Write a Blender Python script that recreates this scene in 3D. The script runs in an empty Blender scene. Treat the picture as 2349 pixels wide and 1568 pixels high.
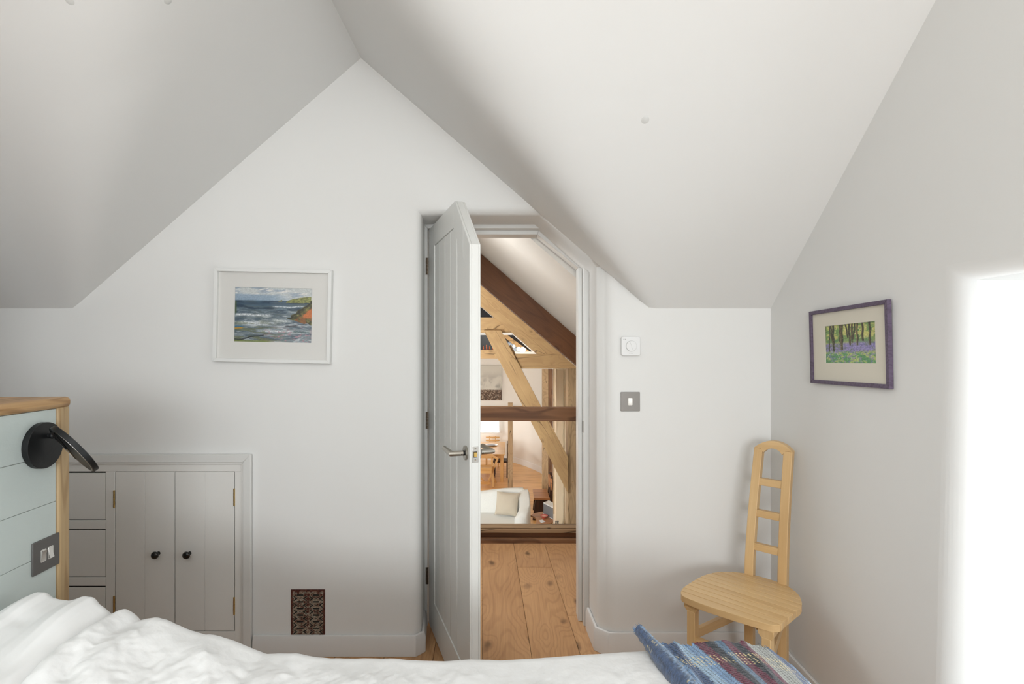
import bpy, bmesh, math, random
import numpy as np
from mathutils import Vector, Matrix, noise as mn

random.seed(7)
C = bpy.context.scene.collection
S = bpy.context.scene
R = math.radians

# ------------------------------------------------------------------ camera, world, light, exposure
F = 1220.0            # focal length in pixels of the 2349 px frame
CX, CY = 1169.0, 805.0
H = 1.36
cam_d = bpy.data.cameras.new('camera')
cam_d.sensor_width = 36.0
cam_d.lens = F / 2349 * 36.0
cam_d.shift_x = (2349 / 2 - CX) / 2349
cam_d.shift_y = (CY - 1568 / 2) / 2349
cam_d.clip_start = 0.05
cam = bpy.data.objects.new('camera', cam_d)
C.objects.link(cam)
cam.location = (0, 0, H)
cam.rotation_euler = (R(90), 0, 0)
S.camera = cam

S.view_settings.view_transform = 'Standard'
S.view_settings.look = 'None'
S.view_settings.gamma = 1
S.view_settings.use_curve_mapping = False
S.view_settings.exposure = 0.0

w = bpy.data.worlds.new('sky'); S.world = w
w.use_nodes = True
bg = w.node_tree.nodes['Background']
bg.inputs[0].default_value = (0.86, 0.93, 1.0, 1)
bg.inputs[1].default_value = 1.6

def area(name, loc, rot, sx, sy, power, col=(1, 1, 1), spread=180):
    l = bpy.data.lights.new(name, 'AREA')
    l.shape = 'RECTANGLE'; l.size = sx; l.size_y = sy
    l.energy = power; l.color = col; l.spread = R(spread)
    o = bpy.data.objects.new(name, l); C.objects.link(o)
    o.location = loc; o.rotation_euler = rot
    return o

# daylight through the deep window in the right wall (light enters towards -X)
area('daylight_right_window', (1.60, 0.86, 0.95), (0, R(90), 0), 1.1, 0.95, 6, (0.93, 0.975, 1.0))
# daylight through the window in the wall behind the camera (towards +Y)
area('daylight_rear_window', (0.20, -3.32, 1.60), (R(90), 0, 0), 1.8, 1.1, 87, (0.94, 0.975, 1.0))
# added lamp high behind the camera, no window there, lifts the lower walls
area('fill_overhead', (-0.3, -1.6, 2.97), (0, 0, 0), 1.4, 1.4, 32, (0.93, 0.975, 1.0))
# the barn beyond: added fill lamps, no windows there, lighting timbers, floor and landing
area('fill_barn_left', (-5.2, 10.5, 0.4), (0, R(-90), 0), 3.5, 9.0, 2050, (0.93, 0.975, 1.0))
area('fill_barn_near', (-3.4, 3.95, 0.6), (R(90), 0, R(-12)), 2.6, 2.4, 900, (0.93, 0.975, 1.0))
area('fill_barn_far', (-3.6, 14.6, 0.2), (0, R(-60), 0), 2.0, 1.5, 130, (0.93, 0.975, 1.0))
area('fill_landing', (-0.95, 3.35, 2.15), (0, R(-28), 0), 0.7, 0.8, 22, (0.95, 0.98, 1.0))

# ------------------------------------------------------------------ materials
def newmat(name):
    m = bpy.data.materials.new(name); m.use_nodes = True
    nt = m.node_tree
    return m, nt, nt.nodes['Principled BSDF']

def lin(c):
    return tuple(((x / 12.92) if x <= 0.04045 else ((x + 0.055) / 1.055) ** 2.4) for x in c)

def srgb(r, g, b):
    return lin((r / 255, g / 255, b / 255)) + (1,)

def plain(name, col, rough=0.5, metal=0.0, bump=0.0, bscale=40, var=0.0, sheen=0.0, coord='Object'):
    m, nt, b = newmat(name)
    b.inputs['Base Color'].default_value = col
    b.inputs['Roughness'].default_value = rough
    b.inputs['Metallic'].default_value = metal
    if sheen: b.inputs['Sheen Weight'].default_value = sheen
    tc = nt.nodes.new('ShaderNodeTexCoord')
    if bump or var:
        n = nt.nodes.new('ShaderNodeTexNoise'); n.inputs['Scale'].default_value = bscale
        n.inputs['Detail'].default_value = 4
        nt.links.new(tc.outputs[coord], n.inputs['Vector'])
    if bump:
        bp = nt.nodes.new('ShaderNodeBump'); bp.inputs['Strength'].default_value = bump
        bp.inputs['Distance'].default_value = 0.01
        nt.links.new(n.outputs['Fac'], bp.inputs['Height'])
        nt.links.new(bp.outputs['Normal'], b.inputs['Normal'])
    if var:
        mx = nt.nodes.new('ShaderNodeMix'); mx.data_type = 'RGBA'
        n2 = nt.nodes.new('ShaderNodeTexNoise'); n2.inputs['Scale'].default_value = 2.2
        nt.links.new(tc.outputs[coord], n2.inputs['Vector'])
        nt.links.new(n2.outputs['Fac'], mx.inputs[0])
        mx.inputs[6].default_value = tuple(c * (1 - var) for c in col[:3]) + (1,)
        mx.inputs[7].default_value = tuple(min(1, c * (1 + var)) for c in col[:3]) + (1,)
        nt.links.new(mx.outputs[2], b.inputs['Base Color'])
    return m

def woodmat(name, light, dark, rough=0.5, rings=9.0, knots=0.0, lines=0.5, bump=0.15, stretch=0.10, crack=0.0, scale=6.0):
    """grain runs along x of the 'grain' attribute"""
    m, nt, b = newmat(name)
    N = nt.nodes.new; L = nt.links.new
    at = N('ShaderNodeAttribute'); at.attribute_name = 'grain'
    oi = N('ShaderNodeObjectInfo')
    ad = N('ShaderNodeVectorMath'); ad.operation = 'ADD'
    sc = N('ShaderNodeMath'); sc.operation = 'MULTIPLY'; sc.inputs[1].default_value = 37.0
    L(oi.outputs['Random'], sc.inputs[0])
    L(at.outputs['Vector'], ad.inputs[0]); L(sc.outputs[0], ad.inputs[1])
    mp = N('ShaderNodeMapping'); mp.inputs['Scale'].default_value = (stretch * scale, scale, scale)
    L(ad.outputs[0], mp.inputs['Vector'])
    n1 = N('ShaderNodeTexNoise'); n1.inputs['Scale'].default_value = 1.0; n1.inputs['Detail'].default_value = 2.0
    n1.inputs['Roughness'].default_value = 0.42; n1.inputs['Distortion'].default_value = 0.15
    L(mp.outputs[0], n1.inputs['Vector'])
    # knots disturb the rings
    kd = None
    hgt = n1.outputs['Fac']
    if knots:
        mk = N('ShaderNodeMapping'); mk.inputs['Scale'].default_value = (2.3, 4.2, 4.2)
        L(ad.outputs[0], mk.inputs['Vector'])
        vo = N('ShaderNodeTexVoronoi'); vo.inputs['Scale'].default_value = 1.0; vo.voronoi_dimensions = '2D'
        kn = N('ShaderNodeTexNoise'); kn.inputs['Scale'].default_value = 9.0; kn.inputs['Detail'].default_value = 2
        L(ad.outputs[0], kn.inputs['Vector'])
        kw = N('ShaderNodeVectorMath'); kw.operation = 'MULTIPLY_ADD'; kw.inputs[1].default_value = (0.22, 0.22, 0.22)
        L(kn.outputs['Color'], kw.inputs[0]); L(mk.outputs[0], kw.inputs[2]); L(kw.outputs[0], vo.inputs['Vector'])
        kr = N('ShaderNodeMapRange'); kr.inputs[1].default_value = 0.0; kr.inputs[2].default_value = 0.38
        kr.inputs[3].default_value = 1.0; kr.inputs[4].default_value = 0.0
        kr.interpolation_type = 'SMOOTHSTEP'
        L(vo.outputs['Distance'], kr.inputs[0])
        ak = N('ShaderNodeMath'); ak.operation = 'MULTIPLY_ADD'; ak.inputs[1].default_value = 0.10
        L(kr.outputs[0], ak.inputs[0]); L(hgt, ak.inputs[2])
        hgt = ak.outputs[0]
        k2 = N('ShaderNodeMapRange'); k2.inputs[1].default_value = 0.02; k2.inputs[2].default_value = 0.12; k2.interpolation_type = 'SMOOTHSTEP'
        k2.inputs[3].default_value = knots; k2.inputs[4].default_value = 0.0
        L(vo.outputs['Distance'], k2.inputs[0])
        sg = N('ShaderNodeSeparateColor'); L(vo.outputs['Color'], sg.inputs[0])
        gt = N('ShaderNodeMapRange'); gt.inputs[1].default_value = 0.35; gt.inputs[2].default_value = 0.75; L(sg.outputs[0], gt.inputs[0])
        km = N('ShaderNodeMath'); km.operation = 'MULTIPLY'; L(k2.outputs[0], km.inputs[0]); L(gt.outputs[0], km.inputs[1]); kd = km.outputs[0]
    mu = N('ShaderNodeMath'); mu.operation = 'MULTIPLY'; mu.inputs[1].default_value = rings * 6.283
    L(hgt, mu.inputs[0])
    si = N('ShaderNodeMath'); si.operation = 'SINE'; L(mu.outputs[0], si.inputs[0])
    r1 = N('ShaderNodeMapRange'); r1.inputs[1].default_value = 0.2; r1.inputs[2].default_value = 1.0
    L(si.outputs[0], r1.inputs[0])
    # fine fibre
    mf = N('ShaderNodeMapping'); mf.inputs['Scale'].default_value = (3.0, 160.0, 160.0)
    L(ad.outputs[0], mf.inputs['Vector'])
    nf = N('ShaderNodeTexNoise'); nf.inputs['Scale'].default_value = 1.0; nf.inputs['Detail'].default_value = 2
    L(mf.outputs[0], nf.inputs['Vector'])
    nb = N('ShaderNodeTexNoise'); nb.inputs['Scale'].default_value = 1.7; nb.inputs['Detail'].default_value = 3
    L(ad.outputs[0], nb.inputs['Vector'])
    a = N('ShaderNodeMath'); a.operation = 'MULTIPLY'; a.inputs[1].default_value = lines; L(r1.outputs[0], a.inputs[0])
    c = N('ShaderNodeMath'); c.operation = 'MULTIPLY_ADD'; c.inputs[1].default_value = 0.5; L(nf.outputs['Fac'], c.inputs[0]); L(a.outputs[0], c.inputs[2])
    d = N('ShaderNodeMath'); d.operation = 'MULTIPLY_ADD'; d.inputs[1].default_value = 0.9; L(nb.outputs['Fac'], d.inputs[0]); L(c.outputs[0], d.inputs[2])
    e = N('ShaderNodeMath'); e.operation = 'SUBTRACT'; e.inputs[1].default_value = 0.45; e.use_clamp = True; L(d.outputs[0], e.inputs[0])
    mx = N('ShaderNodeMix'); mx.data_type = 'RGBA'
    mx.inputs[6].default_value = light; mx.inputs[7].default_value = dark
    L(e.outputs[0], mx.inputs[0])
    out = mx.outputs[2]
    if kd is not None:
        mk2 = N('ShaderNodeMix'); mk2.data_type = 'RGBA'
        mk2.inputs[7].default_value = tuple(x * 0.28 for x in dark[:3]) + (1,)
        L(kd, mk2.inputs[0]); L(out, mk2.inputs[6]); out = mk2.outputs[2]
    if crack:
        mc = N('ShaderNodeMapping'); mc.inputs['Scale'].default_value = (0.35, 4.5, 4.5)
        L(ad.outputs[0], mc.inputs['Vector'])
        nc = N('ShaderNodeTexNoise'); nc.inputs['Scale'].default_value = 1.3; nc.inputs['Detail'].default_value = 1
        L(mc.outputs[0], nc.inputs['Vector'])
        s1 = N('ShaderNodeMath'); s1.operation = 'SUBTRACT'; s1.inputs[1].default_value = 0.5; L(nc.outputs['Fac'], s1.inputs[0])
        s2 = N('ShaderNodeMath'); s2.operation = 'ABSOLUTE'; L(s1.outputs[0], s2.inputs[0])
        s3 = N('ShaderNodeMapRange'); s3.inputs[1].default_value = 0.0; s3.inputs[2].default_value = 0.008
        s3.inputs[3].default_value = crack; s3.inputs[4].default_value = 0.0; L(s2.outputs[0], s3.inputs[0])
        mc2 = N('ShaderNodeMix'); mc2.data_type = 'RGBA'
        mc2.inputs[7].default_value = tuple(x * 0.25 for x in dark[:3]) + (1,)
        L(s3.outputs[0], mc2.inputs[0]); L(out, mc2.inputs[6]); out = mc2.outputs[2]
    L(out, b.inputs['Base Color'])
    b.inputs['Roughness'].default_value = rough
    bp = N('ShaderNodeBump'); bp.inputs['Strength'].default_value = bump; bp.inputs['Distance'].default_value = 0.002
    L(e.outputs[0], bp.inputs['Height']); L(bp.outputs['Normal'], b.inputs['Normal'])
    return m

def attrmat(name, attr='paint', rough=0.7, bump=0.0, bscale=300, sheen=0.0):
    m, nt, b = newmat(name)
    at = nt.nodes.new('ShaderNodeAttribute'); at.attribute_name = attr
    nt.links.new(at.outputs['Color'], b.inputs['Base Color'])
    b.inputs['Roughness'].default_value = rough
    if sheen: b.inputs['Sheen Weight'].default_value = sheen
    if bump:
        tc = nt.nodes.new('ShaderNodeTexCoord')
        n = nt.nodes.new('ShaderNodeTexNoise'); n.inputs['Scale'].default_value = bscale
        nt.links.new(tc.outputs['Object'], n.inputs['Vector'])
        bp = nt.nodes.new('ShaderNodeBump'); bp.inputs['Strength'].default_value = bump; bp.inputs['Distance'].default_value = 0.004
        nt.links.new(n.outputs['Fac'], bp.inputs['Height'])
        nt.links.new(bp.outputs['Normal'], b.inputs['Normal'])
    return m

def glassmat(name, tint=(1, 1, 1, 1), gloss=0.05, rough=0.02):
    m = bpy.data.materials.new(name); m.use_nodes = True
    nt = m.node_tree; nt.nodes.clear()
    o = nt.nodes.new('ShaderNodeOutputMaterial'); mx = nt.nodes.new('ShaderNodeMixShader')
    t = nt.nodes.new('ShaderNodeBsdfTransparent'); g = nt.nodes.new('ShaderNodeBsdfGlossy')
    t.inputs[0].default_value = tint; g.inputs['Roughness'].default_value = rough
    mx.inputs[0].default_value = gloss
    nt.links.new(t.outputs[0], mx.inputs[1]); nt.links.new(g.outputs[0], mx.inputs[2])
    nt.links.new(mx.outputs[0], o.inputs[0])
    return m

def emit(name, col, s):
    m, nt, b = newmat(name)
    b.inputs['Base Color'].default_value = col
    b.inputs['Emission Color'].default_value = col
    b.inputs['Emission Strength'].default_value = s
    return m

M = {}
M['wall'] = plain('wall_plaster', (0.80, 0.795, 0.775, 1), 0.85, bump=0.12, bscale=9, var=0.01)
M['ceil'] = plain('ceiling_plaster', (0.80, 0.797, 0.78, 1), 0.85, bump=0.10, bscale=7, var=0.01)
M['paint'] = plain('satin_white_paint', (0.74, 0.735, 0.71, 1), 0.38, bump=0.03, bscale=60)
M['doorpaint'] = plain('door_paint', (0.775, 0.775, 0.745, 1), 0.35, bump=0.03, bscale=60)
M['cupboard'] = plain('cupboard_paint', (0.80, 0.785, 0.75, 1), 0.45, bump=0.04, bscale=50)
M['skirt'] = plain('skirting_paint', (0.74, 0.725, 0.705, 1), 0.4, bump=0.03, bscale=50)
M['panel'] = plain('blue_grey_paint', srgb(196, 206, 203), 0.42, bump=0.08, bscale=45, var=0.02)
M['dark_gap'] = plain('dark_gap', (0.02, 0.018, 0.015, 1), 0.9)
M['black'] = plain('black_metal', (0.009, 0.010, 0.011, 1), 0.42, 0.3, bump=0.02, bscale=400)
M['blackgloss'] = plain('black_gloss', (0.008, 0.007, 0.006, 1), 0.15)
M['nickel'] = plain('brushed_nickel', (0.42, 0.39, 0.34, 1), 0.33, 1.0)
M['steel'] = plain('bright_steel', (0.75, 0.74, 0.72, 1), 0.18, 1.0)
M['plate'] = plain('pewter_plate', (0.22, 0.205, 0.19, 1), 0.42, 0.75, var=0.1)
M['plate_dark'] = plain('dark_pewter_plate', (0.16, 0.155, 0.15, 1), 0.45, 0.6)
M['brass'] = plain('brass', (0.62, 0.42, 0.14, 1), 0.28, 1.0)
M['bronze'] = plain('dark_bronze', (0.16, 0.12, 0.085, 1), 0.35, 0.9)
M['plastic'] = plain('white_plastic', (0.80, 0.80, 0.79, 1), 0.4)
M['print'] = plain('grey_print', (0.55, 0.55, 0.54, 1), 0.5)
M['dot'] = plain('dark_dot', (0.12, 0.12, 0.12, 1), 0.5)
M['linen'] = plain('white_cotton', (0.83, 0.83, 0.82, 1), 0.9, bump=0.35, bscale=22, sheen=0.1)
M['linen2'] = plain('smooth_white_cotton', (0.84, 0.84, 0.83, 1), 0.9, bump=0.2, bscale=14, sheen=0.1)
M['mattress'] = plain('mattress_ticking', (0.75, 0.74, 0.72, 1), 0.9)
M['oak'] = woodmat('oak_light', srgb(196, 158, 110), srgb(132, 92, 50), 0.42, rings=10, lines=0.45, scale=12, stretch=0.08)
M['oak_post'] = woodmat('oak_post', srgb(188, 162, 122), srgb(142, 110, 70), 0.42, rings=12, lines=0.42, scale=14, stretch=0.06)
M['floor'] = woodmat('oak_floor', srgb(208, 162, 116), srgb(134, 88, 52), 0.36, rings=20, knots=0.8, lines=0.17, scale=4.5, stretch=0.17)
M['beech'] = woodmat('beech', srgb(222, 188, 138), srgb(190, 150, 98), 0.38, rings=4, lines=0.25, scale=7, bump=0.03)
M['oak_beam'] = woodmat('oak_beam', srgb(208, 172, 122), srgb(150, 110, 68), 0.65, rings=14, knots=0.5, lines=0.14, scale=3.0, stretch=0.15, crack=0.8)
M['oak_grey'] = woodmat('oak_grey', srgb(192, 162, 124), srgb(130, 102, 70), 0.7, rings=16, knots=0.3, lines=0.25, scale=3.5, stretch=0.12, crack=0.8)
M['oak_pale'] = woodmat('oak_pale', srgb(240, 220, 188), srgb(214, 184, 146), 0.6, rings=5, lines=0.3, scale=3.0, crack=0.5)
M['oak_dark'] = woodmat('oak_dark', srgb(124, 78, 42), srgb(64, 36, 17), 0.55, rings=16, knots=0.6, lines=0.16, scale=3.5, stretch=0.12)
M['oak_rail'] = woodmat('oak_rail', srgb(138, 98, 66), srgb(80, 50, 30), 0.6, rings=7, knots=0.5, lines=0.5, scale=4)
M['oak_sill'] = woodmat('oak_sill', srgb(172, 142, 108), srgb(108, 82, 58), 0.65, rings=7, knots=0.3, lines=0.5, scale=4, crack=0.9)
M['floor_barn'] = woodmat('oak_floor_barn', srgb(246, 196, 130), srgb(206, 150, 88), 0.32, rings=5, lines=0.4, scale=3)
M['pine'] = woodmat('pine', srgb(226, 180, 116), srgb(190, 134, 74), 0.35, rings=5, lines=0.3, scale=4)
M['walnut'] = woodmat('dark_stained_wood', srgb(70, 40, 26), srgb(32, 18, 12), 0.4, rings=5, lines=0.4, scale=4)
M['elm'] = woodmat('elm', srgb(196, 138, 92), srgb(132, 82, 48), 0.35, rings=5, lines=0.4, scale=4)
M['barnwall'] = plain('barn_plaster', srgb(236, 230, 221), 0.85, bump=0.1, bscale=3, var=0.01)
M['white'] = plain('white_gloss', (0.85, 0.85, 0.84, 1), 0.3)
M['sofa'] = plain('sofa_linen', (0.76, 0.76, 0.72, 1), 0.9, bump=0.3, bscale=60, sheen=0.2)
M['cushion'] = plain('taupe_linen', srgb(190, 178, 158), 0.8, bump=0.3, bscale=30, sheen=0.3)
M['speaker'] = plain('grey_grille', srgb(120, 120, 122), 0.6, bump=0.2, bscale=300)
M['bowl_red'] = plain('red_ceramic', srgb(196, 90, 80), 0.3)
M['bowl_in'] = plain('cream_ceramic', srgb(235, 205, 185), 0.3)
M['paper'] = plain('paper', (0.85, 0.87, 0.9, 1), 0.7)
M['amber'] = plain('amber', srgb(196, 92, 40), 0.35)
M['glass'] = glassmat('window_glass', (0.97, 0.98, 0.98, 1), 0.06)
M['picture_glass'] = glassmat('picture_glass', (0.98, 0.98, 0.98, 1), 0.025, 0.05)
M['glass_dark'] = plain('dark_glazing', (0.035, 0.035, 0.04, 1), 0.06)
M['diffuser'] = plain('lamp_glass', srgb(186, 148, 96), 0.12, 0.25)
M['bulb'] = emit('bulb', (1.0, 0.83, 0.6, 1), 22)
M['blind'] = emit('sky_lit_blind', (1.0, 0.98, 0.96, 1), 1.1)
M['mount'] = plain('white_mount', (0.80, 0.785, 0.75, 1), 0.9)
M['mount2'] = plain('cream_mount', (0.80, 0.75, 0.63, 1), 0.9, var=0.02)
M['frame_white'] = plain('white_frame', (0.80, 0.80, 0.78, 1), 0.4)
M['art'] = attrmat('painted_picture', rough=0.6)
M['throw'] = attrmat('woven_wool', rough=0.95, bump=0.5, bscale=500, sheen=0.4)
M['grille'] = attrmat('rusty_iron', rough=0.75, bump=0.6, bscale=300)

# ------------------------------------------------------------------ mesh builder
ROOTM = {}
def rootmat(o):
    while o is not None and o.parent is not None: o = o.parent
    return ROOTM.get(o.name, Matrix()) if o else Matrix()

class MB:
    """collects geometry; X = matrix applied to everything added"""
    def __init__(s, X=None):
        s.v = []; s.f = []; s.g = []; s.X = X or Matrix()
    def add(s, vs, fs, gr=None):
        n = len(s.v); ro = (random.random() * 9, random.random() * 9, random.random() * 9)
        for i, p in enumerate(vs):
            q = s.X @ Vector(p); s.v.append(q)
            g = gr[i] if gr else p
            s.g.append((g[0] + ro[0], g[1] + ro[1], g[2] + ro[2]))
        for f in fs: s.f.append([n + i for i in f])
        return s
    def box(s, x0, x1, y0, y1, z0, z1, g=0):
        vs = [(x, y, z) for x in (x0, x1) for y in (y0, y1) for z in (z0, z1)]
        fs = [(0, 1, 3, 2), (4, 6, 7, 5), (0, 4, 5, 1), (2, 3, 7, 6), (0, 2, 6, 4), (1, 5, 7, 3)]
        k = {0: (0, 2, 1), 1: (1, 0, 2), 2: (2, 0, 1)}[g]
        return s.add(vs, fs, [(p[k[0]], p[k[1]], p[k[2]]) for p in vs])
    def prism(s, pts, vec, g=0):
        n = len(pts); vec = Vector(vec)
        a = [Vector(p) for p in pts]; b = [p + vec for p in a]
        nrm = Vector((0, 0, 0))
        for i in range(n): nrm += a[i].cross(a[(i + 1) % n])
        if nrm.dot(vec) > 0: a, b = b, a
        vs = a + b
        fs = [list(range(n)), list(range(2 * n - 1, n - 1, -1))]
        for i in range(n):
            j = (i + 1) % n; fs.append((j, i, n + i, n + j))
        k = {0: (0, 1, 2), 1: (1, 0, 2), 2: (2, 0, 1)}[g]
        return s.add(vs, fs, [(p[k[0]], p[k[1]], p[k[2]]) for p in vs])
    def beam(s, p0, p1, w, h, up=(0, 0, 1)):
        """bar from p0 to p1, w wide (across), h along up"""
        p0 = Vector(p0); p1 = Vector(p1); d = p1 - p0; L = d.length; d.normalize()
        sx = d.cross(Vector(up)).normalized(); uz = sx.cross(d).normalized()
        vs = []; gr = []
        for t, p in ((0, p0), (L, p1)):
            for a, b in ((-1, -1), (1, -1), (1, 1), (-1, 1)):
                vs.append(p + sx * a * w / 2 + uz * b * h / 2); gr.append((t, b * h / 2, a * w / 2))
        fs = [(0, 1, 2, 3), (7, 6, 5, 4)] + [(i, 4 + i, 4 + (i + 1) % 4, (i + 1) % 4) for i in range(4)]
        return s.add(vs, fs, gr)
    def tube(s, pts, rad, n=14, caps=True):
        pts = [Vector(p) for p in pts]; m = len(pts)
        if not hasattr(rad, '__len__'): rad = [rad] * m
        vs = []; fs = []; gr = []; prev = None; L = 0
        for i, p in enumerate(pts):
            d = (pts[min(i + 1, m - 1)] - pts[max(i - 1, 0)]).normalized()
            if prev is None:
                a = d.cross(Vector((0, 0, 1)));
                if a.length < 1e-3: a = d.cross(Vector((1, 0, 0)))
            else: a = prev - d * prev.dot(d)
            a.normalize(); prev = a; b = d.cross(a)
            if i: L += (pts[i] - pts[i - 1]).length
            nm = None
            if 0 < i < m - 1:
                d1 = (pts[i] - pts[i - 1]).normalized(); d2 = (pts[i + 1] - pts[i]).normalized()
                th_ = d1.angle(d2)
                if th_ > .1: nm = (d2 - d1).normalized(); sc_ = 1 / math.cos(th_ / 2) - 1
            for k in range(n):
                t = 2 * math.pi * k / n
                of = (a * math.cos(t) + b * math.sin(t)) * rad[i]
                if nm is not None: of = of + nm * of.dot(nm) * sc_
                vs.append(p + of); gr.append((L, rad[i] * math.cos(t), rad[i] * math.sin(t)))
        for i in range(m - 1):
            for k in range(n):
                fs.append((i * n + k, i * n + (k + 1) % n, (i + 1) * n + (k + 1) % n, (i + 1) * n + k))
        if caps: fs += [list(range(n - 1, -1, -1)), [(m - 1) * n + k for k in range(n)]]
        return s.add(vs, fs, gr)
    def lathe(s, prof, o, axis, n=32):
        """prof = [(r, t)] along axis from o"""
        o = Vector(o); ax = Vector(axis).normalized()
        a = ax.cross(Vector((0, 0, 1)))
        if a.length < 1e-3: a = ax.cross(Vector((1, 0, 0)))
        a.normalize(); b = ax.cross(a); vs = []; fs = []; m = len(prof)
        for r, t in prof:
            for k in range(n):
                q = 2 * math.pi * k / n
                vs.append(o + ax * t + (a * math.cos(q) + b * math.sin(q)) * max(r, 1e-5))
        for i in range(m - 1):
            for k in range(n):
                fs.append((i * n + k, i * n + (k + 1) % n, (i + 1) * n + (k + 1) % n, (i + 1) * n + k))
        fs += [list(range(n - 1, -1, -1)), [(m - 1) * n + k for k in range(n)]]
        return s.add(vs, fs)
    def build(s, name, mat, parent=None, bevel=0.0, smooth=False, seg=2, world=True, angle=40):
        mi = rootmat(parent).inverted() if (parent is not None and world) else Matrix()
        me = bpy.data.meshes.new(name)
        me.from_pydata([mi @ p for p in s.v], [], s.f)
        at = me.attributes.new('grain', 'FLOAT_VECTOR', 'POINT')
        at.data.foreach_set('vector', np.array(s.g, dtype=np.float32).ravel())
        bm = bmesh.new(); bm.from_mesh(me); bmesh.ops.recalc_face_normals(bm, faces=bm.faces); bm.to_mesh(me); bm.free()
        me.materials.append(M[mat] if isinstance(mat, str) else mat)
        o = bpy.data.objects.new(name, me); C.objects.link(o)
        if parent is not None: o.parent = parent
        if smooth or bevel:
            me.polygons.foreach_set('use_smooth', [True] * len(me.polygons))
            me.set_sharp_from_angle(angle=R(angle))
        if bevel:
            b = o.modifiers.new('bevel', 'BEVEL'); b.width = bevel; b.segments = seg; b.limit_method = 'ANGLE'; b.angle_limit = R(angle)
            b.harden_normals = False
        return o

def thing(name, label, cat, loc=(0, 0, 0), rz=0.0, group=None):
    o = bpy.data.objects.new(name, None); C.objects.link(o)
    o.location = loc; o.rotation_euler = (0, 0, rz); o.empty_display_size = 0.05
    o['label'] = label; o['category'] = cat
    if group: o['group'] = group
    ROOTM[o.name] = Matrix.Translation(Vector(loc)) @ Matrix.Rotation(rz, 4, 'Z')
    return o
def struct(o): o['kind'] = 'structure'; return o
def srt(name, loc=(0, 0, 0), rz=0.0):
    o = bpy.data.objects.new(name, None); C.objects.link(o); o.location = loc; o.rotation_euler = (0, 0, rz)
    o.empty_display_size = 0.05
    ROOTM[o.name] = Matrix.Translation(Vector(loc)) @ Matrix.Rotation(rz, 4, 'Z')
    return struct(o)
def tag(o, label, cat, group=None):
    o['label'] = label; o['category'] = cat
    if group: o['group'] = group
    return o
def P(px, py, Y):
    return Vector(((px - CX) * Y / F, Y, H - (py - CY) * Y / F))
def PZ(px, py, z):
    """point where the pixel's ray meets height z"""
    Y = (H - z) * F / (py - CY); return Vector(((px - CX) * Y / F, Y, z))

def gridmesh(name, V, mat, parent=None, closed=None, colors=None, smooth=True, flip=False):
    """V: array (ny,nx,3) in world coordinates"""
    ny, nx, _ = V.shape
    mi = np.array((rootmat(parent).inverted() if parent is not None else Matrix()))
    P4 = V.reshape(-1, 3) @ mi[:3, :3].T + mi[:3, 3]
    idx = np.arange(ny * nx).reshape(ny, nx)
    q = np.stack([idx[:-1, :-1], idx[:-1, 1:], idx[1:, 1:], idx[1:, :-1]], -1).reshape(-1, 4)
    if flip: q = q[:, ::-1]
    me = bpy.data.meshes.new(name)
    me.vertices.add(len(P4)); me.vertices.foreach_set('co', P4.astype(np.float32).ravel())
    me.loops.add(q.size); me.loops.foreach_set('vertex_index', q.astype(np.int32).ravel())
    me.polygons.add(len(q)); me.polygons.foreach_set('loop_start', np.arange(0, q.size, 4, dtype=np.int32))
    me.update(); me.validate()
    if smooth: me.polygons.foreach_set('use_smooth', [True] * len(me.polygons))
    if colors is not None:
        at = me.color_attributes.new('paint', 'FLOAT_COLOR', 'POINT')
        c = np.ones((ny * nx, 4), np.float32); c[:, :3] = colors.reshape(-1, 3)
        at.data.foreach_set('color', c.ravel())
    me.materials.append(M[mat])
    o = bpy.data.objects.new(name, me); C.objects.link(o)
    if parent is not None: o.parent = parent
    return o

# numpy value noise
def vn(x, y, seed=0):
    xi = np.floor(x).astype(np.int64); yi = np.floor(y).astype(np.int64)
    xf = x - xi; yf = y - yi
    u = xf * xf * (3 - 2 * xf); v = yf * yf * (3 - 2 * yf)
    def h(a, b):
        n = (a * 374761393 + b * 668265263 + seed * 2147483647) & 0xFFFFFFFF
        n = ((n ^ (n >> 13)) * 1274126177) & 0xFFFFFFFF
        return ((n ^ (n >> 16)) & 0xFFFF) / 65535.0
    return (h(xi, yi) * (1 - u) + h(xi + 1, yi) * u) * (1 - v) + (h(xi, yi + 1) * (1 - u) + h(xi + 1, yi + 1) * u) * v
def fbm(x, y, seed=0, o=4):
    r = 0; a = 0.5; s = 0
    for i in range(o):
        r = r + a * vn(x * 2 ** i, y * 2 ** i, seed + i); s += a; a *= 0.5
    return r / s
def mixc(a, b, t):
    t = np.clip(t, 0, 1)[..., None]; return a * (1 - t) + b * t
def col(r, g, b): return np.array([r, g, b], float) / 255
def tolin(c):
    c = np.clip(c, 0, 1); return np.where(c <= 0.04045, c / 12.92, ((c + 0.055) / 1.055) ** 2.4)
def sm(x, a, b):
    t = np.clip((x - a) / (b - a), 0, 1); return t * t * (3 - 2 * t)

# ------------------------------------------------------------------ room shell
D = 2.383
XR = 1.17; XL = -3.3; YB = -3.4; ZT = 3.0
RX, RZ = -0.666, 2.6725
TG = 0.869
ZE = 1.5514
TM = 0.836
def zroof(x): return RZ - TG * abs(x - RX)

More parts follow.
